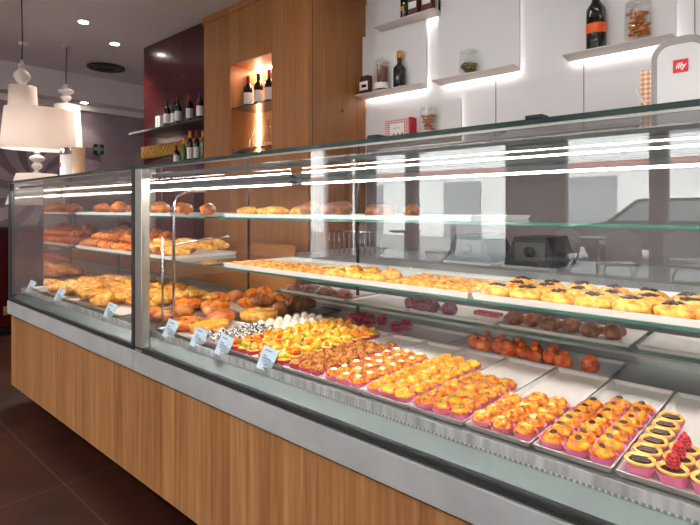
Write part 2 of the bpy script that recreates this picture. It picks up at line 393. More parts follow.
for px, y, rz, w in [(556, -5.75, .4, 'beside the first round table'), (618, -5.7, 2.6, 'with its back to the brown pillar'), (688, -5.9, -.5, 'nearest the right window'), (440, -5.7, 1.2, 'below the wide left window'), (372, -5.6, -2, 'furthest left along the windows')]:
    KC.put((px_x(px, 1.9-y), y, 0), rz, 'pale cafe chair mirrored in the case glass, '+w, 'cafe chairs by the shop windows')
for px, y, w in [(597, -6.45, 'between two chairs by the pillar'), (405, -6.5, 'below the wide left window')]:
    t = thing('cafe_table', 'small round cafe table mirrored in the case glass, '+w, 'table', (px_x(px, 1.9-y), y, 0))
    obj('tabletop', B().lathe([(.3, .72), (.32, .73), (.32, .75), (.3, .755)]), M['dark'], t)
    obj('pedestal', B().lathe([(.22, 0), (.2, .02), (.03, .04), (.025, .72)]), M['chrome'], t)

# ------------------------------------------------------------------ oak tall cabinet with niche
def Bx(*a, **k): return B().box(*a, **k)
cx0, cx1, cy0, cy1 = -4.344, -2.903, 2.72, 3.395
nx0, nx1, nz0, nz1 = -3.925, -3.335, 1.64, 2.47
t = thing('tall_cabinet', 'tall oak cabinet column with a lit wine niche, between red and white walls', 'cabinet', (cx0, cy0, 0))
def rel(o, base): o.location = (-base[0], -base[1], -base[2]) if len(base) == 3 else (-base[0], -base[1], 0)
bs = (cx0, cy0, 0)
b = B().box(cx0, nx0, cy0, cy1, 0, 2.93).box(nx1, cx1, cy0, cy1, 0, 2.93).box(nx0, nx1, cy0, cy1, 0, nz0).box(nx0, nx1, cy0, cy1, nz1, 2.93).box(nx0, nx1, 3.05, cy1, nz0, nz1)
rel(obj('carcass', b, M['oak_col'], t), bs)
rel(obj('cornice', Bx(cx0-.012, cx1+.012, cy0-.015, cy1, 2.93, 2.984), M['oak_col'], t), bs)
rel(obj('niche_lining', B().box(nx0, nx0+.006, cy0+.002, 3.05, nz0, nz1).box(nx1-.006, nx1, cy0+.002, 3.05, nz0, nz1).box(nx0, nx1, 3.04, 3.05, nz0, nz1).box(nx0, nx1, cy0+.002, 3.05, nz1-.006, nz1), M['oak_niche'], t), bs)
for z in (2.075, 1.70): rel(obj('glass_shelf', Bx(nx0+.007, nx1-.007, cy0+.02, 3.035, z, z+.01), [M['darkedge']], t), bs)
rel(obj('led_strip', Bx(nx0+.008, nx0+.022, 3.026, 3.038, nz0+.01, nz1-.01), M['ledwarm'], t), bs)
rel(obj('led_strip', Bx(nx0+.02, nx1-.02, 2.98, 3.0, nz1-.018, nz1-.008), M['ledwarm'], t), bs)
rel(obj('door_seam', Bx(cx1-.0005, cx1+.0015, cy0+.045, cy0+.05, .1, 2.9), M['gasket'], t), bs)
rel(obj('knob', B().tube([(cx1, 3.1, 1.98), (cx1+.02, 3.1, 1.98)], .012), M['oak_col'], t), bs)
# bottle factory
def bottle(label, loc, cap, lab=None, h=.30, r=.037, glass='bglass', group=None, slim=False, name='wine_bottle', lr=(.16, .5)):
    t = thing(name, label, 'bottle', loc, 0, group)
    sh = .62 if not slim else .5
    obj('glass_body', B().lathe([(r*.9, 0), (r, .005), (r, h*sh), (r*.93, h*(sh+.05)), (r*.5, h*(sh+.13)), (r*.38, h*(sh+.18)), (r*.36, h*.97), (r*.42, h*.97), (r*.42, h)], n=20), M[glass], t)
    obj('capsule', B().lathe([(r*.41, h*.8), (r*.46, h*.81), (r*.46, h*1.005), (r*.3, h*1.01)], n=16), M[cap], t)
    if lab: obj('label', B().lathe([(r*1.012, h*lr[0]), (r*1.012, h*lr[1])], n=20, cap=False), M[lab], t)
    return t
for px, cap, w in [(248.5, 'capr', 'left of three in the niche'), (258.5, 'capb', 'middle of three in the niche, blue capsule'), (269.5, 'capr', 'right of three in the niche, red capsule')]:
    bottle('dark wine bottle with pale label, '+w, (px_x(px, 2.9), 2.9, 2.086), cap, 'labelw', h=.31, r=.042, group='wine bottles in the niche')
for px, s, w in [(256, 1, 'left, tall pointed stopper'), (268, .85, 'right and smaller')]:
    t = thing('decanter', 'cut crystal decanter on the lower niche shelf, '+w, 'decanter', (px_x(px, 2.88), 2.88, 1.711)); t.scale = (s,)*3
    obj('body', B().lathe([(.04, 0), (.055, .02), (.06, .06), (.045, .11), (.02, .15), (.014, .2), (.024, .22)], n=12), M['jar'], t)
    obj('stopper', B().lathe([(.008, .215), (.022, .24), (.018, .27), (.003, .3)], n=10), M['jar'], t)

# ------------------------------------------------------------------ red wine wall
t = thing('red_wall_unit', 'glossy dark red wall unit behind the wine shelf, left of the oak column', 'wall unit', (-5.9, 2.95, 0))
bs = (-5.9, 2.95, 0)
rel(obj('panel', Bx(-6.02, -5.13, 2.95, 3.39, 0, 3.11), M['red'], t), bs)
rel(obj('panel', Bx(-5.126, -4.36, 2.95, 3.39, 0, 3.11), M['red'], t), bs)
t = tag(obj('wall_shelf', Bx(-5.92, -4.35, 2.72, 2.949, 2.035, 2.055), M['darkedge']), 'dark glass wall shelf carrying the upper row of wine bottles', 'shelf')
t = thing('back_bar', 'dark red back bar ledge under the wine shelf, left of the oak column', 'bar', (-5.9, 2.6, 0))
rel(obj('body', Bx(-5.9, -4.36, 2.62, 2.948, 0, 1.60), M['darkred'], t), (-5.9, 2.6, 0))
rel(obj('worktop', Bx(-5.93, -4.35, 2.6, 2.948, 1.60, 1.63), M['darkedge'], t), (-5.9, 2.6, 0))
tag(obj('quilted_strip', Bx(-6.0, -4.62, 2.90, 2.9498, 1.77, 1.915, bev=.01), M['gold']), 'quilted golden strip on the red wall under the wine shelf', 'wall decoration')
t = thing('carton_box', 'small white carton at the left end of the wine shelf', 'box', (px_x(160, 2.84), 2.84, 2.056))
obj('carton', B().box(-.05, .05, -.03, .03, 0, .15, .004), M['whitep'], t)
for i in range(3): obj('print_mark', Bx(-.018+i*.002, .018, -.032, -.030, .10-i*.03, .112-i*.03), M['ink'], t)
for px, cap, w in [(167, 'capk', 'first from the white carton'), (171.5, 'capk', 'second from the white carton'), (178, 'capk', 'third from the white carton'), (189.5, 'capr', 'with red capsule'), (200, 'capb', 'with blue capsule nearest the oak column')]:
    bottle('dark wine bottle on the dark wall shelf, '+w, (px_x(px, 2.82), 2.82+(.03 if px == 171.5 else 0), 2.056), cap, 'labelw', h=.29, r=.035, group='wine bottles on the red wall shelf')
for px, cap, gl, h, w in [(176.5, 'capk', 'bglass', .21, 'short dark one at the left end'), (183.5, 'capg', 'gglass', .27, 'olive green one'), (190, 'capg', 'bglass', .33, 'dark one with orange cap'), (196.5, 'capr', 'bglass', .32, 'dark one with pale label'), (203, 'capg', 'gglass', .31, 'the one against the oak column')]:
    bottle('liqueur bottle on the back bar, '+w, (px_x(px, 2.78), 2.78, 1.631), cap, None if gl == 'gglass' else 'labelw', h=h, r=.03, glass=gl, group='liqueur bottles on the back bar', name='liqueur_bottle')

# ------------------------------------------------------------------ white lit wall
for i, x in enumerate((-1.70, -1.106, -.52, .1)):
    struct('trim_%d' % (10+i), Bx(x-.003, x+.003, 3.396, 3.3995, .9, 2.98), mat('seam shadow', lin(150, 144, 144), .8))
shelves = [(-2.70, -2.12, 2.665, 'short white floating shelf, uppermost on the white wall', 3.1),
           (-2.895, -2.25, 2.135, 'white floating shelf against the oak column', 2.64),
           (-2.14, -1.505, 2.135, 'white floating shelf in the middle, holding one glass jar', 2.98),
           (-1.19, -.60, 2.135, 'white floating shelf at right, holding bottle and dried orange jar', 2.98),
           (-2.75, -1.95, 1.70, 'lowest white floating shelf, behind the case top', 1.99)]
for x0, x1, z, lab, zt in shelves:
    t = thing('floating_shelf', lab, 'shelf', (x0, 3.36, z)); bs = (x0, 3.36, z)
    rel(obj('board', B().prism([(3.25, z-.006), (3.25, z), (3.368, z), (3.368, z-.024)], 'x', x0, x1), M['whiteshelf'], t), bs)
    if zt > z+.2: rel(obj('back_panel', Bx(x0+.0, x1, 3.345, 3.368, z+.001, min(zt, 2.98)), M['whitewall'], t), bs)
    rel(obj('led_strip', Bx(x0+.02, x1-.02, 3.372, 3.380, z-.012, z-.004), M['ledshelf'], t), bs)
    if zt > z+.2: rel(obj('led_strip', Bx(x1-.045, x1-.037, 3.372, 3.380, z+.02, min(zt, 2.97)), M['ledside'], t), bs)
SY = 3.295
bottle('dark bottle with gold emblem on the uppermost white shelf', (px_x(405, SY), SY, 2.667), 'capk', None, h=.30, r=.036)
t = C.objects[-1].parent; obj('emblem', Bx(-.016, .016, -.0385, -.0355, .05, .085), M['capg'], t)
for px, w in [(414.5, 'left of two'), (428.5, 'right of two')]:
    t = thing('coffee_packet', 'dark red and white coffee packet on the uppermost shelf, '+w, 'packet', (px_x(px, SY), SY, 2.667), 0, 'packets on the uppermost shelf')
    obj('packet', B().box(-.045, .045, -.03, .03, 0, .17, .008), mat('cocoa packet', lin(92, 40, 42), .5), t)
    obj('label', Bx(-.036, .036, -.032, -.030, .05, .10), M['whitep'], t)
t = thing('coffee_packet', 'small packet of coffee beans print, left end of shelf by the oak column', 'packet', (px_x(366, SY), SY, 2.137))
obj('packet', B().box(-.045, .045, -.03, .03, 0, .15, .006), mat('cocoa packet red', lin(84, 34, 34), .5), t)
obj('label', Bx(-.045, .045, -.032, -.030, .03, .10), M['whitep'], t)
obj('print_mark', Bx(-.02, .03, -.034, -.032, .05, .075), M['bglass'], t)
def jar(label, loc, r, h, fill, kind, s=1, band=True):
    t = thing('glass_jar', label, 'jar', loc); 
    obj('glass', B().lathe([(r*.8, 0), (r, .01), (r, h*.78), (r*1.05, h*.84), (r*.9, h*.85)], n=24), M['jar'], t)
    obj('lid', B().lathe([(r*.95, h*.85), (r*.9, h*.9), (r*.3, h*.95), (r*.12, h*.96), (r*.2, h*1.02), (r*.05, h*1.07)], n=20), M['jar'], t)
    b = B()
    if kind == 'sticks':
        for i in range(26):
            a = random.uniform(0, 2*PI); q = random.uniform(0, r*.8)
            b.tube([(q*math.cos(a), q*math.sin(a), .03), (q*math.cos(a)*1.1+random.uniform(-.008, .008), q*math.sin(a), h*random.uniform(.62, .8))], .007, 6)
    else:
        for i in range(44):
            a = random.uniform(0, 2*PI); q = random.uniform(0, r*.68); zz = random.uniform(.03, h*(.68 if kind != 'half' else .38))
            b.blob((q*math.cos(a), q*math.sin(a), zz), (r*.34, r*.34, r*.16 if kind == 'slices' else r*.28), seed=i, sub=1)
    obj('contents', b, M[fill], t)
    if band: obj('label', B().lathe([(r*1.02, .012), (r*1.02, h*.22)], n=24, cap=False), M['whitep'], t)
    return t
jar('glass jar of long brown sticks on the shelf beside the oak column', (px_x(382, SY), SY, 2.137), .062, .27, 'stick', 'sticks')
bottle('dark bottle with gold neck on the shelf beside the stick jar', (px_x(399.5, SY), SY, 2.137), 'capg', None, h=.285, r=.05, slim=True)
jar('lidded glass jar half full of olive brown sweets on the middle shelf', (px_x(469, SY), SY, 2.137), .066, .18, 'herb', 'half', band=False)
bottle('large dark sparkling wine bottle with orange label on the right shelf', (px_x(596, SY), SY, 2.137), 'capg', 'labelo', h=.44, r=.056, slim=True, lr=(.2, .33))
jar('square shouldered glass jar of dried orange slices on the right shelf', (px_x(638, SY), SY, 2.137), .068, .25, 'dried', 'slices', band=False)
jar('glass jar of brown and cream biscuits beside the red checked box', (px_x(428.5, 3.29), 3.29, 1.703), .064, .27, 'brownnut', 'slices')
t = thing('gift_box', 'red and white houndstooth gift box beside the biscuit jar', 'box', (px_x(402, 3.31), 3.31, 1.703))
obj('carton', Bx(-.135, .095, -.04, .04, 0, .185), M['hound'], t)
obj('side_panel', Bx(.0951, .115, -.042, .04, 0, .186), M['logo'], t)
obj('front_label', Bx(-.085, .05, -.043, -.0405, .03, .15), M['whitep'], t)
for i in range(3):
    k = B(); k.prism([(-.058+i*.04, .062), (-.048+i*.04, .052), (-.038+i*.04, .062), (-.043+i*.04, .072), (-.053+i*.04, .072)], 'y', -.045, -.0432); obj('heart_mark', k, M['logo'], t)
obj('lettering', B().tube([(-.055, -.044, .105), (-.045, -.044, .12), (-.04, -.044, .108), (-.025, -.044, .116), (-.015, -.044, .108), (0, -.044, .118), (.012, -.044, .108)], .0018, 5), M['ink'], t)

tag(struct('trim_20', Bx(-2.88, 2.5, 3.38, 3.395, .856, 1.672), mat('dim wall grey', lin(118, 108, 110), .5)), None, None)  # added sheet whose grey stands for the unlit lower wall
# ------------------------------------------------------------------ back counter with appliances
t = thing('back_counter', 'steel topped back counter running below the white wall', 'counter', (-2.9, 2.6, 0)); bs = (-2.9, 2.6, 0)
rel(obj('body', Bx(-2.89, 2.5, 2.64, 3.394, .08, .82), mat('grey cabinet', lin(92, 90, 92), .5), t), bs)
rel(obj('plinth', Bx(-2.88, 2.5, 2.7, 3.39, 0, .079), M['dark'], t), bs)
rel(obj('worktop', Bx(-2.9, 2.5, 2.6, 3.395, .821, .855), M['steel'], t), bs)
for px, w in [(468, 'the left of two'), (530, 'the right of two')]:
    t = thing('coffee_appliance', 'black countertop appliance with round dial on back counter, '+w, 'appliance', (px_x(px, 2.75), 2.75, .856), 0, 'dial appliances on the back counter')
    obj('housing', B().prism([(-.15, 0), (-.15, .02), (-.09, .17), (.09, .17), (.15, .02), (.15, 0)], 'y', 0, .3), M['dark'], t)
    obj('dial', B().tube([(0, -.02, .09), (0, 0, .09)], .028, 20), M['gasket'], t)
    obj('control_panel', Bx(-.085, .085, -.004, 0, .04, .14), mat('grey panel', lin(70, 66, 64), .4), t)
    obj('base_plate', Bx(-.155, .155, -.03, .31, -.0, .012), M['steel'], t)
t = thing('napkin_rack', 'chrome wire rack standing on the back counter, far left', 'rack', (px_x(349, 2.8), 2.8, .856))
for i in range(9): obj('wire', B().tube([(-.2+i*.05, 0, 0), (-.2+i*.05, 0, .16), (-.2+i*.05, .12, .16), (-.2+i*.05, .12, 0)], .004, 6), M['chrome'], t)
obj('top_rail', B().tube([(-.2, 0, .16), (.2, 0, .16)], .006, 6), M['chrome'], t)
# ------------------------------------------------------------------ hanging lamps
def baluster(z0, z1, r):
    h = z1-z0
    pr = [(.25, 0), (.42, .03), (.5, .06), (.3, .11), (.22, .15), (.55, .24), (.72, .33), (.55, .42), (.35, .47), (.62, .53), (.95, .60), (1, .66), (.85, .72), (.45, .78), (.3, .83), (.5, .87), (.28, .91), (.1, 1)]
    return B().lathe([(r*a, z0+h*q) for a, q in pr], n=24)
def shade(c, r0, r1, z0, z1):
    b = B(); n = 40
    b.lathe([(r0, z0), (r1, z1), (r1-.006, z1), (r0-.006, z0)], c=(c, 0, 0), n=n, cap=False)
    for q in (1,): b.lathe([(r1-.004, z1-.004), (.012, z1-.004)], c=(c, 0, 0), n=n, cap=False)
    return b
def lamp(name, label, px, Y, zr, big, s=1.0):
    x = px_x(px, Y); u = (px-350)/519.6; d = Y/(.6724*u+.7402)
    Z = lambda py: EYE+(209-py)*d/519.6
    t = thing(name, label, 'lamp', (x, Y, Z(150)), 0)
    o = Z(150); S = d/519.6
    obj('baluster', baluster(Z(106 if big else 105)-o, Z(60 if big else 84)-o, 7.5*S), M['lampwhite'], t)
    obj('cord', B().tube([(0, 0, Z(60 if big else 84)-o-.01), (.01*s, 0, Z(40)-o), (-.01, 0, 3.11-o)], .005, 6), M['dark'], t)
    obj('ceiling_rose', B().lathe([(.05, 3.10-o), (.05, 3.118-o)], n=20), M['lampwhite'], t)
    if big:
        off = (39-22)*S/(.7402+.0*1)
        obj('small_shade', shade(3*S, 13*S, 12*S, Z(108)-o, Z(87)-o), M['shade'], t)
        sh = shade(0, 33.5*S, 30*S, Z(150)-o, Z(110)-o); k = obj('large_shade', sh, M['shade'], t); k.location.x = 17*S*.74; k.location.y = 17*S*.67; k.rotation_euler = (0, .04, 0)
        lb = obj('lower_baluster', baluster(-.0, Z(150)-Z(174), 7*S), M['lampwhite'], t); lb.location = (15*S*.74, 15*S*.67, Z(174)-o)
        obj('bulb', B().blob((17*S*.74, 17*S*.67, Z(132)-o), (.04, .04, .05), amp=0), emis('bulb glow', (1, .9, .82, 1), 90), t)
        ls = obj('lower_shade', shade(0, 27*S, 18*S, Z(205)-o, Z(174)-o), M['shade'], t); ls.location = (15*S*.74, 15*S*.67, 0)
    else:
        obj('large_shade', shade(3*S, 14*S, 11.5*S, Z(150)-o, Z(106)-o), M['shade'], t)
        obj('bulb', B().blob((3*S, 0, Z(130)-o), (.03, .03, .04), amp=0), emis('bulb glow small', (1, .88, .76, 1), 90), t)
lamp('pendant_lamp', 'large pendant lamp of stacked white shades and turned balusters, far left', 22, 1.50, 3.12, True)
lamp('pendant_lamp', 'smaller white pendant lamp with tapered shade behind the large one', 66, 2.30, 3.12, False)

# ------------------------------------------------------------------ ceiling fittings
def disc_light(x, y, z, label):
    t = thing('downlight', label, 'ceiling light', (x, y, z), 0, 'recessed ceiling downlights')
    obj('rim', B().lathe([(.062, -.004), (.062, 0), (.045, 0), (.045, -.004)], n=24, cap=False), M['lampwhite'], t)
    obj('lens', B().lathe([(.046, -.005), (.046, -.001)], n=24), M['spot'], t)
disc_light(-5.67, 2.13, ZC, 'round ceiling downlight nearer the camera, above the pendant lamps')
disc_light(-6.15, 2.66, ZC, 'round ceiling downlight further back, beside the round air vent')
disc_light(-8.03, 3.03, 2.744, 'small round downlight under the bulkhead against the mauve wall')
t = thing('air_vent', 'round ceiling air vent with ring fins on a square plate', 'vent', (-7.2, 3.0, ZC))
obj('plate', B().box(-.36, .1, -.3, .3, -.012, 0), M['ceilwhite'], t)
obj('grille', B().lathe([(.24, -.014), (.24, -.03), (.2, -.03), (.2, -.02), (.16, -.02), (.16, -.032), (.12, -.032), (.12, -.02), (.02, -.02)], n=32), M['gasket'], t)
t = thing('smoke_detector', 'small white round smoke detector on the ceiling beside the lamp cord', 'smoke detector', (-6.9, 1.93, ZC))
obj('housing', B().lathe([(.03, -.04), (.05, -.03), (.055, 0)], n=20), M['lampwhite'], t)
t = thing('security_camera', 'small white security camera with dark lens under the ceiling, far left', 'camera', (-7.75, 1.42, 3.0))
obj('bracket', B().tube([(0, .1, .12), (0, .1, .03), (0, 0, 0)], .02), M['lampwhite'], t)
obj('housing', B().tube([(-.05, .08, .03), (.1, -.04, -.02)], .05, 14), M['lampwhite'], t)
obj('lens', B().tube([(.1, -.04, -.02), (.12, -.056, -.027)], .035, 14), M['dark'], t)
Y = 8.25/1.0157*.4283
t = thing('first_aid_sign', 'small dark square sign with a pale cross on the mauve wall', 'sign', (XL, 3.32, 2.10))
obj('plate', Bx(.001, .012, -.075, .075, -.075, .075), mat('sign green', lin(16, 40, 36), .5), t)
obj('cross', B().box(.012, .016, -.022, .022, -.07, .07).box(.012, .0161, -.07, .07, -.022, .022), mat('sign pale', lin(120, 140, 136), .5), t)
t = thing('thermostat', 'small white wall box left of the cross sign', 'thermostat', (XL, px_x(88, 1) and 2.82, 2.27))
obj('housing', B().box(.001, .03, -.07, .07, -.04, .04, .006), M['lampwhite'], t)
obj('faceplate', Bx(.03, .033, -.05, .05, -.02, .02), M['labelw'], t)

# ------------------------------------------------------------------ left background: red cabinet, person
t = thing('red_cabinet', 'dark red service cabinet at the far left edge behind the case', 'cabinet', (-6.1, 1.35, 0)); bs = (-6.1, 1.35, 0)
rel(obj('body', Bx(-6.3, -5.62, 1.35, 2.1, .08, .98), M['red'], t), bs); rel(obj('worktop', Bx(-6.32, -5.6, 1.33, 2.12, .981, 1.01), M['dark'], t), bs)
rel(obj('plinth', Bx(-6.28, -5.64, 1.38, 2.08, 0, .079), M['dark'], t), bs); rel(obj('gold_trim', Bx(-5.6, -5.595, 1.4, 2.05, .2, .28), M['gold'], t), bs)

# ------------------------------------------------------------------ the display case
X0, XD, X1 = -3.68, -1.99, .8
YG, YB = .95, 1.88
t = thing('counter_base', 'long oak veneered counter base under the glass pastry case', 'counter', (X0, .96, 0)); bs = (X0, .96, 0)
rel(obj('front_panel', Bx(X0, X1, .962, .985, .105, .528), M['oak'], t), bs)
rel(obj('side_panel', Bx(X0, X0+.022, .986, 1.88, .105, .528), M['oak'], t), bs)
rel(obj('plinth', Bx(X0+.08, X1, 1.10, 1.84, 0, .104), M['dark'], t), bs)
rel(obj('carcass', Bx(X0+.023, X1, .986, 1.88, .1045, .527), M['dark'], t), bs)
rel(obj('shadow_gap', Bx(X0+.005, X1, .965, 1.88, .5285, .543), M['dark'], t), bs)
def module(x0, x1, label, left_end, right_end, name='pastry_display_case'):
    t = thing(name, label, 'display case', (x0, YG, .545)); bs = (x0, YG, .545)
    P = lambda n, b, m, par=t: (lambda o: (rel(o, bs), o)[1])(obj(n, b, m, t))
    P('steel_band', B().box(x0, x1-.002, .94, 1.0, .545, .622, .002), M['steel'])
    P('glass_rail', B().box(x0+.002, x1-.002, .947, .966, .6225, .629).box(x0+.002, x1-.002, .950, .966, .629, .633).box(x0+.002, x1-.002, .945, .966, .633, .640), M['gasket'])
    P('sill', B().prism([(.9665, .60), (.9665, .639), (1.014, .663), (1.014, .60)], 'x', x0+.003, x1-.003), M['sill'])
    P('deck', Bx(x0+.004, x1-.004, 1.0145, YB, .60, .69), M['deck'])
    P('air_grille', B().box(x0+.004, x1-.004, 1.0125, 1.0144, .6632, .668), M['slots'])
    P('deck_front', Bx(x0+.004, x1-.004, 1.0122, 1.0144, .6685, .6905), M['front'])
    P('front_guard', Bx(x0+.03, x1-.03, 1.016, 1.019, .6905, .712), M['acryl'])
    gl = B(); gl.box(x0+.006, x1-.006, .952, .960, .6405, 1.333)
    P('front_glass', gl, M['glass'])
    tg = B(); tg.box(x0+.002, x1-.002, YG-.006, YB, 1.337, 1.348)
    o = P('top_glass', tg, [M['glass'], M['darkedge']])
    for f in o.data.polygons:
        if abs(f.normal.z) < .5: f.material_index = 1
    P('top_trim', Bx(x0+.002, x1-.002, YG+.002, YG+.010, 1.3335, 1.3365), M['alu'])
    P('front_light', Bx(x0+.05, x1-.05, 1.0, 1.009, 1.3055, 1.3085), M['ledthin'])
    P('light_shroud', Bx(x0+.05, x1-.05, .9935, .9965, 1.3035, 1.318), M['rail'])
    P('light_rail', Bx(x0+.05, x1-.05, .999, 1.010, 1.309, 1.318), M['rail'])
    P('rear_light', Bx(x0+.05, x1-.05, 1.795, 1.807, 1.305, 1.312), M['led'])
    P('rear_light_housing', Bx(x0+.04, x1-.04, 1.785, 1.83, 1.3125, 1.330), M['rail'])
    P('rear_rail', Bx(x0+.004, x1-.004, 1.84, YB, 1.31, 1.3365), M['rail'])
    P('door_track', Bx(x0+.004, x1-.004, 1.84, YB, .6905, .71), M['alu'])
    # shelves
    for z, ya, yb in ((.920, 1.30, 1.75), (1.137, 1.30, 1.75)):
        s = P('glass_shelf', Bx(x0+.05, x1-.05, ya, yb, z, z+.008), [M['shelfglass'], M['edge']])
        for f in s.data.polygons:
            if abs(f.normal.z) < .5: f.material_index = 1
    if not left_end:
        s = P('glass_shelf', Bx(x0+.06, x1-.05, 1.61, 1.835, .780, .788), [M['shelfglass'], M['edge']])
        for f in s.data.polygons:
            if abs(f.normal.z) < .5: f.material_index = 1
    for x in ([x0+.35, x1-.35] if left_end else [-1.55, -.2+.0, .5]):
        P('shelf_support', B().box(x-.004, x+.004, 1.752, 1.765, .6905, 1.30), M['gasket'])
    if left_end:
        P('end_glass', Bx(x0+.008, x0+.016, .972, 1.135, .6905, 1.3365), M['glass'])
        P('end_mirror', Bx(x0+.006, x0+.018, 1.136, 1.84, .6905, 1.3365), M['mirror'])
        P('frame_post', Bx(x0, x0+.03, YG-.003, YG+.02, .6225, 1.3365), M['gasket'])
        P('frame_post', Bx(x0+.002, x0+.03, 1.842, YB, .6905, 1.3365), M['alu'])
        P('back_panel', Bx(x0+.035, x1-.05, 1.832, 1.838, .712, .985), M['amber'])
        P('frame_post', Bx(x1-.028, x1-.003, YG-.003, YG+.02, .6225, 1.3365), M['gasket'])
    else:
        P('frame_post', B().box(x0+.001, x0+.058, YG-.004, YG+.03, .6225, 1.3365, .003), M['alu'])
    return t
M['front'] = noisy('painted guard reflections', [(.3, lin(150, 148, 148)), (.55, lin(190, 186, 186)), (.8, lin(226, 220, 220))], 1, .3, 0, obj=False, sc=(45, 1, 2))  # pale vertical streaks paint the reflections in the clear guard
M['rail'] = mat('grey light rail', lin(96, 98, 98), .6)
M['mirror'] = mat('amber tinted mirror', (.62, .50, .42, 1), .04, 1)
M['amber'] = noisy('amber lacquered back', [(.3, lin(150, 92, 48)), (.7, lin(196, 132, 80))], 2, .25, 0, coat=.5, sc=(1, 1, 4), obj=False)
module(X0, XD-.02, 'left glass display case with croissants on two shelves', True, False)
case2 = module(XD-.018, X1, 'long right glass display case full of small pastries', False, True)
# chrome frame hoop between the two cases
obj('chrome_rod', B().tube([(-.05, 0, 0), (-.05, 0, .50), (-.045, .01, .54), (-.02, .05, .565), (.0, .12, .565)], .006), M['chrome'], case2, (-1.915+2.008, 1.09-YG, .69-.545))
obj('chrome_rod', B().tube([(-.085, -.03, 0), (-.085, -.03, .38)], .005), M['chrome'], case2, (-1.915+2.008, 1.09-YG, .69-.545))
obj('chrome_rod', B().tube([(-.05, 0, .34), (-.02, .1, .36), (.02, .22, .37)], .004), M['chrome'], case2, (-1.915+2.008, 1.09-YG, .69-.545))
for px in (236, 373, 534, 790):
    x = px_x(px, .95)
    t = thing('glass_clamp', 'dark clamp on the front edge of the case top, %s' % {236: 'below the wine niche', 373: 'below the houndstooth box', 534: 'below the right floating shelf', 790: 'at the far right'}[px], 'clamp', (x, YG, 1.348), 0, 'clamps on the case top')
    obj('cap', B().box(-.017, .017, -.003, .03, .0005, .008, .002), M['dark'], t); obj('screw', B().lathe([(.004, .008), (.003, .0095)], c=(0, .015, 0), n=10), M['chrome'], t)
# things on the case top
t = thing('coffee_tin', 'upright white tin in chrome frame with red square logo, on the case top', 'tin', (-.228, 1.32, 1.3485))
def rr(w, h, r, n=8, z0=0):
    pts = [(-w, z0), (w, z0)]
    for i in range(n+1): a = PI/2*i/n; pts.append((w-r+r*math.cos(a), z0+h-r+r*math.sin(a)))
    for i in range(n+1): a = PI/2+PI/2*i/n; pts.append((-w+r+r*math.cos(a), z0+h-r+r*math.sin(a)))
    return pts
obj('chrome_frame', B().prism(rr(.056, .208, .045), 'y', 0, .09), mat('dull chrome', lin(128, 124, 124), .35, .7), t)
obj('white_panel', B().prism(rr(.044, .188, .028, z0=.002), 'y', -.003, -.0002), mat('white enamel', lin(196, 194, 196), .4), t)
lg = obj('logo_square', Bx(-.013, .015, -.005, -.0031, .128, .156), M['logo'], t)
cu = bpy.data.curves.new('logo_text', 'FONT'); cu.body = 'illy'; cu.size = .017; cu.extrude = .0004; cu.align_x = 'CENTER'; cu.align_y = 'CENTER'; cu.shear = .2; cu.offset = .0003
cu.materials.append(M['whitep']); _t = bpy.data.objects.new('tmp', cu); lm = bpy.data.meshes.new_from_object(_t); bpy.data.objects.remove(_t); to = bpy.data.objects.new('logo_lettering', lm); C.objects.link(to); to.parent = lg; to.location = (.001, -.0056, .142); to.rotation_euler = (PI/2, 0, 0)
t = thing('patterned_box', 'orange lattice patterned box behind the chrome framed tin', 'box', (-.30, 1.44, 1.3485))
obj('carton', B().box(-.03, .06, -.02, .02, 0, .17, .002), M['patt'], t)
t = tag(obj('drinking_straw', B().tube([(-.012, 0, 0), (.0, .01, .03), (-.045, .02, .115)], .003, 8), M['whitep']), 'white straw leaning beside the chrome framed tin', 'straw'); t.location = (-.285, 1.36, 1.352)
x = px_x(67.5, 1.22)
t = thing('coffee_tin', 'slim chrome coffee tin with small red mark, left end of case top', 'tin', (x, 1.22, 1.3485))
obj('tin_body', B().lathe([(.04, 0), (.042, .004), (.042, .20), (.038, .206), (.038, .212)], n=24), M['chrome'], t)
obj('front_label', B().lathe([(.0425, .03), (.0425, .17)], n=24, cap=False), M['whitep'], t)
obj('logo_mark', Bx(-.012, .012, -.045, -.0427, .09, .12), M['logo'], t)
x = px_x(78.5, 1.22)
t = thing('paper_cup_stack', 'tan stack of paper cups beside the slim chrome tin', 'cups', (x, 1.22, 1.3485))
obj('cup_stack', B().lathe([(.034, 0), (.036, .02), (.035, .022), (.037, .16), (.036, .162), (.038, .20), (.035, .20)], n=24), mat('tan card', lin(196, 158, 128), .6), t)
t = thing('serving_bowl', 'dark shallow bowl with a silver spoon on the left case top', 'bowl', (px_x(104, 1.3), 1.3, 1.3485))
obj('bowl', B().lathe([(.04, 0), (.07, .02), (.09, .05), (.085, .05), (.06, .02), (.0, .012)], n=24, cap=False), M['dark'], t)
obj('spoon', B().tube([(-.02, 0, .03), (-.09, 0, .07)], .004), M['chrome'], t)

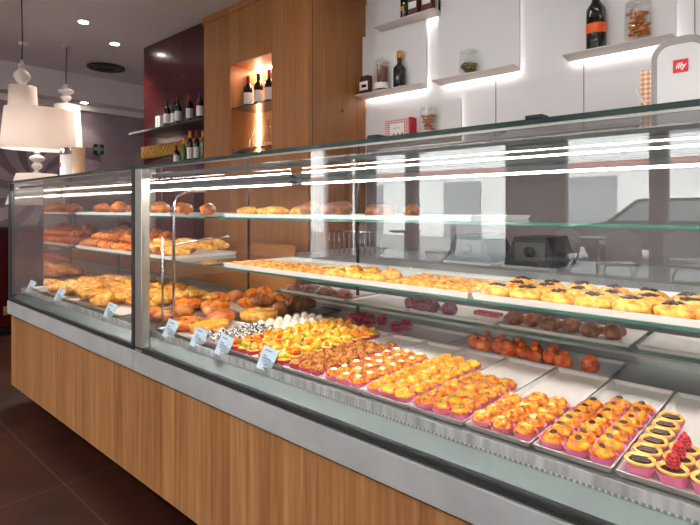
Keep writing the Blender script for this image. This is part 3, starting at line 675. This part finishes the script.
# ------------------------------------------------------------------ trays
def tray_bm(w, d, lip=.012, t=.004, flare=.006):
    b = B(); h = lip
    o0 = [(flare, flare), (w-flare, flare), (w-flare, d-flare), (flare, d-flare)]; o1 = [(0, 0), (w, 0), (w, d), (0, d)]
    i1 = [(t, t), (w-t, t), (w-t, d-t), (t, d-t)]; i0 = [(t+flare, t+flare), (w-t-flare, t+flare), (w-t-flare, d-t-flare), (t+flare, d-t-flare)]
    vs = [(x, y, 0) for x, y in o0]+[(x, y, h) for x, y in o1]+[(x, y, h) for x, y in i1]+[(x, y, .003) for x, y in i0]
    fs = [(0, 1, 2, 3), (12, 13, 14, 15)]
    for k in range(3):
        for i in range(4): fs.append((4*k+i, 4*k+(i+1) % 4, 4*k+4+(i+1) % 4, 4*k+4+i))
    b._mk(vs, fs); return b
DZ = .6915
def tray(x, y, z, w, d, label, m='tray', group=None, lip=.012, name='serving_tray'):
    o = obj(name, tray_bm(w, d, lip), M[m]); o.location = (x, y, z); return tag(o, label, 'tray', group)
TW = .15
tr = {'A0': (-1.675, 'cookie crumb and white cream puffs'), 'A1': (-1.52, 'fruit cups, left one of two'), 'A2': (-1.365, 'fruit cups, right one of two'), 'B': (-1.21, 'nut crumbed puffs'), 'C': (-1.055, 'white dotted puffs'),
      'D': (-.90, 'yellow almond puffs'), 'E': (-.745, 'pistachio puffs'), 'F': (-.59, 'large glazed puffs'), 'G': (-.435, 'coffee bean puffs'), 'H': (-.28, 'round tartlets')}
for k, (x, w) in tr.items(): tray(x, 1.028, DZ, TW, .55, 'long white deck tray under the '+w, group='long white trays on the deck')
tray(-.125, 1.028, DZ, TW, .55, 'long empty white deck tray at the right end of the deck', group='long white trays on the deck')
tray(-.98, 1.585, DZ, .53, .19, 'wide white rear deck tray under the orange glazed brioches', group='wide white trays behind on the deck')
tray(-1.515, 1.585, DZ, .53, .19, 'wide white rear deck tray under the red berry tartlets', group='wide white trays behind on the deck')
MZ = .9285
for x, w in [(-3.6, 'under the croissant pile at the far left'), (-2.99, 'under the golden bread fingers'), (-1.93, 'under the tomato pizzette, left in the right case'), (-1.335, 'under the yellow focaccine and small pizzette'), (-.725, 'under the olive topped focaccine'), (-.118, 'at the far right, empty')]:
    tray(x, 1.302, MZ, .60, .40, 'wide tray on the middle shelf '+w, group='wide trays on the middle shelves', lip=.017)
UZ = 1.1455
for x, w in [(-3.6, 'under the brioche at the far left'), (-2.99, 'next to the case joint'), (-1.93, 'under the dark breads'), (-1.325, 'almost empty, over the yellow focaccine')]:
    tray(x, 1.302, UZ, .60, .40, 'wide pale tray on the top shelf '+w, 'traygrey', group='wide trays on the top shelves', lip=.014)
LZ = .7885
for x, w_, w in [(-1.92, .42, 'under the brown flat pastries'), (-1.48, .30, 'left of the violet puffs'), (-1.17, .36, 'under the violet sugared puffs'), (-.80, .40, 'under the cocoa croissants'), (-.385, .155, 'empty, right of the cocoa croissants'), (-.22, .30, 'empty, at the far right')]:
    tray(x, 1.615, LZ, w_, .212, 'low shelf white tray '+w, group='white trays on the low shelf', lip=.010)

# ------------------------------------------------------------------ small pastries
def flute(a, z): return 1+.045*math.sin(a*14)*min(1, z/.01)
def cup(parent, m, r=.0245, h=.022, name='paper_cup'):
    b = B().lathe([(r*.72, 0), (r*.98, h), (r*1.05, h*1.08), (r*.96, h*1.0), (r*.70, .0015)], n=42, mod=flute, cap=False)
    b.lathe([(r*.69, .001), (.001, .001)], n=16, cap=False)
    return obj(name, b, M[m], parent)
def puff_kind(name, cat, body, cupm, top, seeds=(1, 2, 3), r=.0218, zc=.0165, hz=.0145, amp=.15):
    def mk(seed):
        def f():
            t = thing(name, 'x', cat)
            cup(t, cupm, r=.0268, h=.0165)
            bb = B().blob((0, 0, zc), (r, r, hz), amp=amp, freq=1.9, seed=seed, sub=3, flat=-.9)
            rs = random.Random(seed)
            for k in range(3):
                a = rs.uniform(0, 6.28); bb.blob((r*.42*math.cos(a), r*.42*math.sin(a), zc+hz*.5), (r*.46, r*.46, hz*.55), amp=.12, seed=seed+k, sub=2)
            tz = max(v.co.z for v in bb.bm.verts if v.co.xy.length < .007)
            obj('pastry', bb, M[body], t)
            if top: top(t, seed, tz-.0055)
            return t
        return f
    return Kind([mk(s) for s in seeds])
def top_bean(t, s, z):
    b = B().blob(((s % 3-1)*.0025, 0, z+.0055), (.0088, .0062, .0042), amp=.02, sub=2); o = obj('coffee_bean', b, M['bean'], t)
def top_white(t, s, z): obj('icing_dot', B().blob((0, .001*s, z+.004), (.0105, .0105, .0042), amp=.05, seed=s), M['icing'], t)
def top_almond(t, s, z):
    for k in range(2):
        o = obj('almond_flake', B().blob((0, 0, 0), (.008, .005, .0015), amp=.03, sub=2), M['almond'], t); o.location = (.006*k-.004, .004-.006*k, z+.004); o.rotation_euler = (.3, .2, s+k)
def top_pist(t, s, z): obj('pistachio_crumb', B().blob((0, 0, z+.002), (.011, .009, .0035), amp=.4, freq=5, seed=s, sub=3), M['pist'], t)
def top_nut(t, s, z):
    b = B(); rs = random.Random(s)
    for k in range(18):
        a = rs.uniform(0, 6.28); q = rs.uniform(0, .018); b.blob((q*math.cos(a), q*math.sin(a), z+.004-q*.45), (.0032, .0028, .0022), seed=k, sub=1)
    obj('nut_crumbs', b, M['nut'], t)
def fruit_kind(seed, cols):
    def f():
        t = thing('fruit_cup', 'x', 'pastry'); cup(t, 'hotpink', r=.026, h=.018, name='tartlet_shell')
        obj('custard', B().blob((0, 0, .017), (.023, .023, .008), amp=.05, seed=seed), M['yolk'], t)
        rs = random.Random(seed); 
        for k in range(6):
            a = k*1.05+seed; q = .011 if k else 0; b = B()
            sz = rs.uniform(.007, .0095); b.box(-sz, sz, -sz, sz, -sz*.7, sz*.7, sz*.35)
            o = obj('fruit_piece', b, M[cols[k % len(cols)]], t); o.location = (q*math.cos(a), q*math.sin(a), .029+(.007 if not k else rs.uniform(-.003, .003))); o.rotation_euler = (rs.uniform(-.6, .6), rs.uniform(-.6, .6), a)
        return t
    return f
KF = Kind([fruit_kind(1, ['fruity', 'fruito', 'fruitl']), fruit_kind(2, ['fruito', 'fruity', 'fruitr', 'fruitg']), fruit_kind(3, ['fruitl', 'fruity', 'fruity', 'fruitr']), fruit_kind(4, ['fruity', 'fruitg', 'fruitl', 'fruito'])])
def cookiek(seed, m):
    def f():
        t = thing('cream_puff', 'x', 'pastry'); cup(t, 'pinkpale')
        b = B().blob((0, 0, .022), (.023, .023, .014), amp=.15, seed=seed, sub=3).blob((0, 0, .034), (.014, .014, .010), amp=.2, seed=seed+3, sub=2)
        obj('cream_swirl', b, M[m], t); return t
    return f
M['pinkpale'] = mat('pale paper', lin(236, 206, 206), .6)
KO = Kind([cookiek(1, 'cookie'), cookiek(2, 'cookie')]); KW = Kind([cookiek(3, 'cream'), cookiek(4, 'cream')])
KB = puff_kind('nut_puff', 'pastry', 'nut', 'pinkdeep', top_nut, amp=.18, hz=.016)
M['pinkdeep'] = mat('deep pink paper', lin(228, 84, 128), .6)
M['pinkpurple'] = mat('mauve pink paper', lin(246, 136, 184), .6)
KCc = puff_kind('white_dot_puff', 'pastry', 'puff', 'pink', top_white)
KD = puff_kind('almond_puff', 'pastry', 'puffy', 'pinkpurple', top_almond)
KE = puff_kind('pistachio_puff', 'pastry', 'puff', 'pink', top_pist)
KFf = puff_kind('glazed_puff', 'pastry', 'puff', 'pink', top_almond, seeds=(4, 5, 6), r=.0226, hz=.015)
KG = puff_kind('coffee_bean_puff', 'pastry', 'puff', 'pinkpurple', top_bean, seeds=(7, 8, 9), hz=.0145)
ORD = ['first', 'second', 'third', 'fourth', 'fifth', 'sixth', 'seventh', 'eighth', 'ninth', 'tenth', 'eleventh', 'twelfth', 'thirteenth', 'fourteenth']
COL = ['left', 'middle', 'right']
def grid(kind, key, rows, desc, group, pitch=.049, y0=1.062, jit=.0025, s=1.0, colrows=None):
    x = tr[key][0]
    for c in range(3):
        n = rows if colrows is None else colrows[c]
        for r in range(n):
            lab = '%s, %s column, %s from the glass' % (desc, COL[c], ORD[r])
            kk = kind(r) if callable(kind) and not isinstance(kind, Kind) else kind
            kk.put((x+.028+c*.0475+random.uniform(-jit, jit), y0+r*pitch+random.uniform(-jit, jit), DZ+.0035), random.uniform(0, 6.28), lab, group, scale=s*random.uniform(.96, 1.04))
grid(KO, 'A0', 5, 'cookie crumb topped puff', 'cookie crumb puffs')
x = tr['A0'][0]
for c in range(3):
    for r in range(6):
        KW.put((x+.028+c*.0475, 1.062+(5+r)*.046, DZ+.0035), random.uniform(0, 6), 'white cream puff, %s column, %s behind the cookie crumbed puffs' % (COL[c], ORD[r]), 'white cream puffs')
grid(KF, 'A1', 11, 'mixed fruit cup, left fruit tray', 'fruit cups', pitch=.047)
grid(KF, 'A2', 10, 'mixed fruit cup, right fruit tray', 'fruit cups', pitch=.048)
grid(KB, 'B', 8, 'brown nut crumbed puff', 'nut crumbed puffs', colrows=[7, 7, 8], pitch=.049)
grid(KCc, 'C', 7, 'golden puff with a white icing dot', 'white dotted puffs')
grid(KD, 'D', 8, 'yellow puff with almond flakes', 'almond puffs')
grid(KE, 'E', 6, 'golden puff with pistachio crumbs', 'pistachio puffs')
grid(KFf, 'F', 5, 'large glazed orange puff', 'glazed puffs', colrows=[4, 5, 5])
grid(KG, 'G', 7, 'orange puff with dark coffee bean', 'coffee bean puffs', colrows=[6, 7, 7])
# tartlets
def tartk(rasp):
    def f():
        t = thing('tartlet', 'x', 'pastry'); cup(t, 'pinkpurple', r=.0262, h=.0195)
        obj('crust', B().lathe([(.017, .005), (.0225, .0195), (.0262, .0235), (.0262, .026), (.025, .0285), (.0215, .0275), (.019, .024), (.001, .024)], n=28, cap=False), M['crust'], t)
        obj('filling', B().lathe([(.019, .0245), (.016, .0262), (.006, .0272), (.0005, .0274)], n=24, cap=False), M['choc'], t)
        if rasp:
            b = B()
            for k in range(5):
                z = .031+k*.0058; q = [.0085, .0092, .0082, .0062, .003][k]; nn = [8, 8, 7, 5, 1][k]
                for i in range(nn):
                    a = 6.28*i/nn+k*.4; b.blob((q*math.cos(a), q*math.sin(a), z), (.0038, .0038, .0036), amp=0, sub=1)
            b.blob((0, 0, .041), (.008, .008, .013), amp=0)
            obj('raspberry', b, M['rasp'], t)
        else:
            b = B()
            for k in (-1, 0, 1): b.tube([(-.014, k*.009, .0275), (.014, k*.009+.002, .0275)], .0012, 5)
            obj('lattice', b, M['crust2'], t)
        return t
    return f
M['crust2'] = mat('dark lattice', lin(120, 96, 84), .5)
KT = Kind([tartk(False)]); KR = Kind([tartk(True)])
for c in range(3):
    for r in range([6, 3, 3][c]):
        k = KR if c == 1 else KT
        k.put((-.247+c*.052, 1.064+r*.0525, DZ+.0035), random.uniform(-.3, .3), ('round tartlet with an upright raspberry' if c == 1 else 'round chocolate tartlet with lattice')+', %s column, %s from the glass' % (COL[c], ORD[r]), 'raspberry tartlets' if c == 1 else 'chocolate tartlets')
# red berry tartlets on the rear tray
def berryk():
    t = thing('berry_tartlet', 'x', 'pastry'); cup(t, 'pinkdeep', r=.026, h=.02)
    b = B()
    for i in range(8): a = i*.8; b.blob((.014*math.cos(a)*(i > 0), .014*math.sin(a)*(i > 0), .027+.004*(i % 2)), (.008, .008, .007), amp=.1, seed=i, sub=2)
    obj('berries', b, M['redfruit'], t); return t
KBt = Kind([berryk])
for i, (px, py) in enumerate([(357, 323), (370, 324), (382, 320), (352, 318), (363, 317), (375, 316), (396, 327), (406, 325)]):
    x, y = on(px, py, .712); KBt.put((x, min(y, 1.72), DZ+.0035), i, 'pink cup with glossy red berries, %s from the left' % ORD[[1, 3, 5, 0, 2, 4, 6, 7][i]], 'red berry tartlets')
# croissant-like bodies
def crescent(mk, L=.1, r=.026, segs=7, bend=.9, name='croissant', cat='croissant', part='crust'):
    def f():
        t = thing(name, 'x', cat); b = B(); n = 64; vs = []
        pts = []; rs = []
        for i in range(n+1):
            q = i/n; a = (q-.5)*bend*2; R = L/(2*bend)
            pts.append((R*math.sin(a), R*(math.cos(a)-math.cos(bend)), r*.8)); k = math.sin(PI*q)**.6*.9+.1
            rs.append(r*k*(1.08-.26*((abs(q-.5)*segs) % 1)))
        b.tube(pts, rs, 14); obj(part, b, M[mk], t)
        return t
    return f
def lump(mk, r, name, cat, seeds=(1, 2), amp=.15, top=None, part='crust', freq=1.8):
    def mkf(s):
        def f():
            t = thing(name, 'x', cat); obj(part, B().blob((0, 0, r[2]*.85), r, amp=amp, freq=freq, seed=s, sub=3, flat=-.85), M[mk], t)
            if top: top(t, s, r)
            return t
        return f
    return Kind([mkf(s) for s in seeds])
KX = Kind([crescent('croi'), crescent('brioche', L=.11, r=.03, segs=6)])
# mid shelf left: croissants, two layers
n = 0
GR = 'croissants on the left middle shelf'
rowsd = [('front', 1.345, 0), ('middle', 1.44, 0), ('rear', 1.535, 0), ('upper', 1.40, .045), ('topmost', 1.49, .075)]
for nm, y, dz in rowsd:
    for i in range(9 if dz == 0 else (8 if dz < .05 else 7)):
        x = -3.54+i*.113+(.05 if dz else 0)
        KX.put((x+random.uniform(-.01, .01), y, MZ+.005+dz), random.uniform(-.9, .9), 'croissant on left middle shelf, %s row, %s from the left' % (nm, ORD[i]), GR, scale=random.uniform(.95, 1.15), rot=(random.uniform(-.15, .15), random.uniform(-.1, .1), random.uniform(-1, 1)))
# bread fingers
KL = Kind([lambda: (lambda t: (obj('crust', B().blob((0, 0, .024), (.075, .027, .026), amp=.08, seed=3, sub=3), M['bun'], t), t)[1])(thing('bread_finger', 'x', 'bread'))])
for i in range(7):
    KL.put((-2.86+i*.058+.35*0, 1.40+.02*(i % 2), MZ+.006+(.016 if i % 2 else 0)), 0, 'golden bread finger on the left middle shelf near the joint, %s from the left' % ORD[i], 'golden bread fingers', rot=(0, .12, 1.0+.1*(i % 3))) if i > 3 else None
for i in range(6):
    KL.put((-2.64+i*.036, 1.345+i*.052, MZ+.03+.012*(i % 2)), 0, 'golden bread finger right of the croissants, %s from the glass' % ORD[i], 'leaning bread fingers', rot=(.1, .25, .5+.08*i))
# top shelf left & right
KBr = lump('brioche', (.055, .045, .036), 'brioche_bun', 'bun', seeds=(1, 2, 3), amp=.12)
for i in range(10):
    KBr.put((-3.42+i*.125, 1.40+.06*(i % 2), UZ+.004), random.uniform(0, 6), 'brown glazed brioche on the left top shelf, %s from the left' % ORD[i], 'brioche on the left top shelf', scale=random.uniform(.8, 1.15))
KDk = lump('darkbread', (.06, .042, .036), 'dark_roll', 'bread', seeds=(1, 2, 3), amp=.1)
KFl = lump('foc', (.06, .045, .022), 'flat_roll', 'bread', seeds=(1, 2), amp=.1)
for i in range(4):
    KFl.put((-1.88+i*.1, 1.40+.04*(i % 2), UZ+.004), i, 'pale flat roll on the right top shelf, %s from the left' % ORD[i], 'flat rolls on the top shelf')
for i in range(6):
    KDk.put((-1.50+i*.085+(.0 if i < 3 else .03), 1.42+.05*(i % 2), UZ+.004), i, 'dark brown roll on the right top shelf, %s from the left' % ORD[i], 'dark rolls on the top shelf', scale=.9 if i < 3 else .72)
# mid shelf right
def disc(mk, r, h, name, topm=None, tr_=.5, topname='topping', seeds=(1, 2)):
    def mkf(s):
        def f():
            t = thing(name, 'x', 'pastry'); obj('dough', B().blob((0, 0, h*.6), (r, r, h), amp=.06, freq=2.5, seed=s, sub=3, flat=-.6), M[mk], t)
            if topm: obj(topname, B().blob((.002, 0, h*1.5), (r*tr_, r*tr_*.9, h*.25), amp=.45, freq=4, seed=s, sub=3), M[topm], t)
            return t
        return f
    return Kind([mkf(s) for s in seeds])
KP = disc('pizza', .030, .012, 'pizzetta'); KFo = disc('foc', .044, .024, 'focaccina', 'olive', .42, 'olive_topping'); KY = disc('foc', .042, .022, 'yellow_focaccina', 'pizza', .5, 'tomato_topping')
for j in range(3):
    for i in range(9):
        if -1.9+i*.062 < -1.36: KP.put((-1.89+i*.062+random.uniform(-.004, .004), 1.345+j*.065, MZ+.0045), i, 'small tomato pizzetta, left middle shelf tray, %s row, %s from left' % (ORD[j], ORD[i]), 'pizzette, left tray', scale=random.uniform(.95, 1.1))
for j in range(2):
    for i in range(3):
        KY.put((-1.285+i*.085, 1.35+j*.088, MZ+.0045), i, 'plump yellow focaccina with tomato, %s row, %s from the left' % (ORD[j], ORD[i]), 'yellow focaccine')
for j in range(4):
    for i in range(5):
        KP.put((-1.03+i*.062, 1.345+j*.062, MZ+.0045), i+j, 'small pizzetta beside yellow focaccine, %s row, %s from the left' % (ORD[j], ORD[i]), 'pizzette, middle tray', scale=random.uniform(.92, 1.05))
for j in range(3):
    for i in range(7):
        KFo.put((-.675+i*.086+(.02 if j % 2 else 0), 1.352+j*.086, MZ+.0045), i*.7, 'round yellow focaccina with dark olives, %s row, %s from the left' % (ORD[j], ORD[i]), 'olive focaccine', scale=random.uniform(.93, 1.03))
# low shelf
KCh = Kind([crescent('chocro', L=.078, r=.024, segs=5, name='cocoa_croissant')])
for i in range(6):
    KCh.put((-.755+i*.061, 1.655+.02*(i % 2), LZ+.004), 0, 'cocoa brown croissant on the low shelf, %s from the left' % ORD[i], 'cocoa croissants', rot=(0, 0, .75+.2*(i % 2)))
KV = lump('violet', (.03, .027, .026), 'sugared_puff', 'pastry', seeds=(1, 2), amp=.2)
for i, (px, py) in enumerate([(404, 309), (413, 311), (422, 313), (428, 308), (448, 313)]):
    x, y = on(px, py, .80); KV.put((x, max(1.65, y), LZ+.004), i, 'violet sugared puff on the low shelf, %s from the left' % ORD[i], 'violet sugared puffs')
t = thing('fruit_slice', 'flat red fruit slice lying alone on the low shelf', 'pastry', (-.9, 1.74, LZ+.004)); obj('slice', B().box(-.05, .05, -.02, .02, 0, .012, .003), M['redfruit'], t); obj('glaze', B().box(-.048, .048, -.018, .018, .0125, .014), M['violet'], t)
KSf = lump('chocro', (.055, .035, .018), 'flat_pastry', 'pastry', seeds=(3, 4), amp=.2)
for i in range(7):
    KSf.put((-1.87+i*.056+0, 1.66+.05*(i % 2), LZ+.004), i, 'brown flaky flat pastry on the low shelf, %s from the left' % ORD[i], 'flat flaky pastries', scale=.8)
# orange brioches on rear deck tray
def orangek(s):
    def f():
        t = thing('glazed_brioche', 'x', 'pastry'); b = B().blob((0, 0, .02), (.027, .025, .022), amp=.08, seed=s, sub=3, flat=-.9)
        obj('bun', b, M['orange'], t); obj('knob', B().blob((.002, 0, .043), (.014, .013, .011), amp=.1, seed=s), M['orange'], t); return t
    return f
KOr = Kind([orangek(1), orangek(2)])
for i, (x, y) in enumerate([(-.895, 1.63), (-.855, 1.615), (-.81, 1.635), (-.765, 1.615), (-.72, 1.63), (-.675, 1.615), (-.63, 1.63), (-.585, 1.615), (-.875, 1.685), (-.82, 1.685), (-.76, 1.68), (-.70, 1.68), (-.64, 1.68), (-.51, 1.625)]):
    KOr.put((x, y, DZ+.0035), i, 'orange glazed brioche on the rear tray, %s' % ('alone at the right end' if i == 13 else '%s from the left in the %s row' % (ORD[i % 8], 'front' if i < 8 else 'back')), 'orange glazed brioches')
# ------------------------------------------------------------------ deck, left part: large cakes and buns
def board(x, y, w, d, label, m='tray', rz=0, group=None):
    o = obj('cake_board', tray_bm(w, d, .008), M[m]); o.location = (x, y, DZ); o.rotation_euler = (0, 0, rz); tag(o, label, 'tray', group)
board(-1.99, 1.03, .30, .30, 'white tray under the yellow tart nearest the joint')
board(-1.99, 1.34, .30, .17, 'dark tray under the larger yellow tart', 'blacktray')
board(-1.99, 1.52, .30, .29, 'dark rear tray behind the larger yellow tart', 'blacktray')
def tart(x, y, r, h, label):
    t = thing('yellow_tart', label, 'cake', (x, y, DZ+.006))
    obj('crust_ring', B().lathe([(r*.93, 0), (r, h*.3), (r*1.01, h*.85), (r*.97, h), (r*.92, h*.9), (r*.92, h*.7)], n=36, cap=False), M['bun'], t)
    obj('custard_top', B().lathe([(r*.93, 0), (r*.94, h*.8), (r*.7, h*.93), (.001, h*.96)], n=36), M['yolk'], t)
tart(-1.83, 1.42, .082, .035, 'round yellow custard tart on the dark tray, the farther one')
tart(-1.80, 1.15, .075, .035, 'round yellow custard tart nearest the crumbed puffs')
KEc = lump('brioche', (.055, .03, .027), 'glazed_bun', 'bun', seeds=(5, 6), amp=.08)
for i, (x, y) in enumerate([(-2.02, 1.30), (-1.91, 1.30), (-2.12, 1.22), (-1.87, 1.24), (-2.07, 1.12)]):
    KEc.put((x, y, DZ+.006), i*.3, 'brown glazed oval bun near the case joint, %s' % ['left of a pair', 'right of a pair', 'left of the near yellow tart', 'touching the near yellow tart', 'closest to the glass'][i], 'oval glazed buns')
def ringk():
    t = thing('ring_bun', 'x', 'bun'); b = B(); n = 28
    b.tube([(.045*math.cos(6.283*i/n), .045*math.sin(6.283*i/n), .022) for i in range(n+1)], [.022*(1+.12*math.sin(i*1.8)) for i in range(n+1)], 12); obj('crust', b, M['croi'], t); return t
KRi = Kind([ringk])
for i, (x, y) in enumerate([(-2.20, 1.10), (-1.90, 1.11), (-2.28, 1.34), (-2.14, 1.40)]):
    KRi.put((x, y, DZ+.004), i, 'golden ring bun on the deck by the chrome rods, %s' % ['left and near', 'closest to the glass', 'left and far', 'behind the oval buns'][i], 'ring buns')
KBn = lump('bun', (.05, .038, .026), 'golden_pastry', 'pastry', seeds=(1, 2, 3, 4), amp=.2, freq=2.4)
board(-3.6, 1.03, .62, .60, 'white tray under the golden pastry heap at the far left'); board(-2.96, 1.03, .62, .60, 'white tray under the golden pastry heap left of the joint')
for j in range(6):
    for i in range(13):
        x = -3.40+i*.082+random.uniform(-.012, .012)+(.04 if j % 2 else 0); y = 1.10+j*.085+random.uniform(-.01, .01)
        if j == 0 and i > 9: continue
        KBn.put((x, y, DZ+.006+random.choice((0, .012, .02))), 0, 'golden pastry in the left deck heap, %s row, %s from left' % (ORD[j], ORD[i]), 'golden pastries on the left deck', scale=random.uniform(.85, 1.15), rot=(random.uniform(-.3, .3), random.uniform(-.3, .3), random.uniform(0, 6)))
board(-2.32, 1.46, .32, .34, 'white tray of heaped croissants behind the oval buns')
n = 0
for j in range(3):
    for i in range(5):
        KX.put((-2.28+i*.11, 1.52+j*.09, DZ+.006+.02*(i % 2)), 0, 'golden croissant at the deck back, %s row, %s from the left' % (ORD[j], ORD[i]), 'croissants at the back of the deck', rot=(.1, .1, random.uniform(-1, 1)))
# price cards
for px, w in [(32, 'furthest left'), (60, 'second from the left'), (110, 'third, before the joint of the cases'), (170, 'first right of the joint'), (198, 'in front of the ring buns'), (223, 'in front of the crumbed puffs'), (266, 'largest, in front of the fruit cups')]:
    x = px_x(px-5, 1.005); t = thing('price_card', 'pale blue handwritten price card, '+w, 'price card', (x, 1.005, .664), .25, 'price cards along the glass')
    o = obj('card', Bx(-.028, .028, -.001, .001, .018, .088), M['tagblue'], t); o.rotation_euler = (-.35, .22, 0)
    for z, a, c in ((.077, .006, 'ink'), (.060, -.004, 'ink'), (.053, .014, 'ink'), (.034, .004, 'redink')):
        k = obj('writing_mark', Bx(-.018 if c == 'ink' else -.006, a, -.0018, -.0011, z-.0016, z+.0016), M[c], o)
    obj('clear_holder', B().box(-.02, .02, -.012, .012, .0, .016, .002), M['acryl'], t)

# ------------------------------------------------------------------ lights
def area(name, loc, rot, sx, sy, e, col=(1, .93, .85)):
    l = bpy.data.lights.new(name, 'AREA'); l.shape = 'RECTANGLE'; l.size = sx; l.size_y = sy; l.energy = e; l.color = col
    o = bpy.data.objects.new(name, l); C.objects.link(o); o.location = loc; o.rotation_euler = rot; return o
M['panel'] = emis('added fill panel', (1, .94, .86, 1), 30); M['panel2'] = emis('added aisle fill', (1, .94, .88, 1), 12)
for i, (x, y) in enumerate([(-3.6, -1.2), (-1.2, -1.2), (1.2, -1.2), (-6.2, -1.2), (-3.6, -4.2), (-1.2, -4.2), (1.2, -4.2), (-6.2, -4.2)]):  # panels out of view, added for general fill light
    z = 2.984 if (x > -4.3 and y > -2.5) else 3.119
    t = thing('fill_panel', 'unseen added fill light panel over the customer side, %s from the case' % ('near row' if y > -2 else 'far row'), 'ceiling light', (x, y, z), 0, 'added fill light panels')
    obj('diffuser', Bx(-.25, .25, -.25, .25, -.01, -.001), M['panel'], t); obj('frame', B().box(-.27, -.25, -.27, .27, -.012, -.0005).box(.25, .27, -.27, .27, -.012, -.0005).box(-.25, .25, -.27, -.25, -.012, -.0005).box(-.25, .25, .25, .27, -.012, -.0005), M['lampwhite'], t)
for i, x in enumerate((-2.2, -.6, 1.0)):  # unseen lights added to brighten the staff side
    t = thing('aisle_fill', 'unseen added fill light over the staff aisle, %s from the oak column' % ORD[i], 'ceiling light', (x, 2.35, 2.984), 0, 'added aisle fill lights')
    obj('diffuser', Bx(-.4, .4, -.06, .06, -.01, -.001), M['panel2'], t)
def spot(loc, e, ang, col=(1, .9, .78)):
    l = bpy.data.lights.new('downlight_beam', 'SPOT'); l.energy = e; l.spot_size = ang; l.spot_blend = .6; l.color = col; l.shadow_soft_size = .05
    o = bpy.data.objects.new('downlight_beam', l); C.objects.link(o); o.location = loc; return o
spot((-5.67, 2.13, 3.09), 90, 1.8); spot((-6.15, 2.66, 3.09), 90, 1.8); spot((-8.03, 3.03, 2.73), 12, 1.6)
# daylight
w = bpy.data.worlds.new('World'); bpy.context.scene.world = w; w.use_nodes = True
bg = w.node_tree.nodes['Background']; bg.inputs[0].default_value = (.86, .93, 1, 1); bg.inputs[1].default_value = 7.2
s = bpy.data.lights.new('sun', 'SUN'); s.energy = 17; s.angle = .02; s.color = (1, .96, .9)
so = bpy.data.objects.new('sun', s); C.objects.link(so); so.rotation_euler = (math.radians(-50), 0, math.radians(15))
# roof keeps the sun off the room
# ------------------------------------------------------------------ camera
cam = bpy.data.cameras.new('camera'); co = bpy.data.objects.new('camera', cam); C.objects.link(co)
co.location = (0, 0, EYE); co.rotation_euler = (PI/2, 0, math.asin(.6724))
cam.sensor_width = 36; cam.lens = 519.6/700*36; cam.shift_y = -53.5/700; cam.clip_start = .05; cam.clip_end = 200
sc = bpy.context.scene; sc.camera = co
sc.view_settings.view_transform = 'Standard'; sc.view_settings.look = 'None'; sc.view_settings.gamma = 1; sc.view_settings.exposure = .3
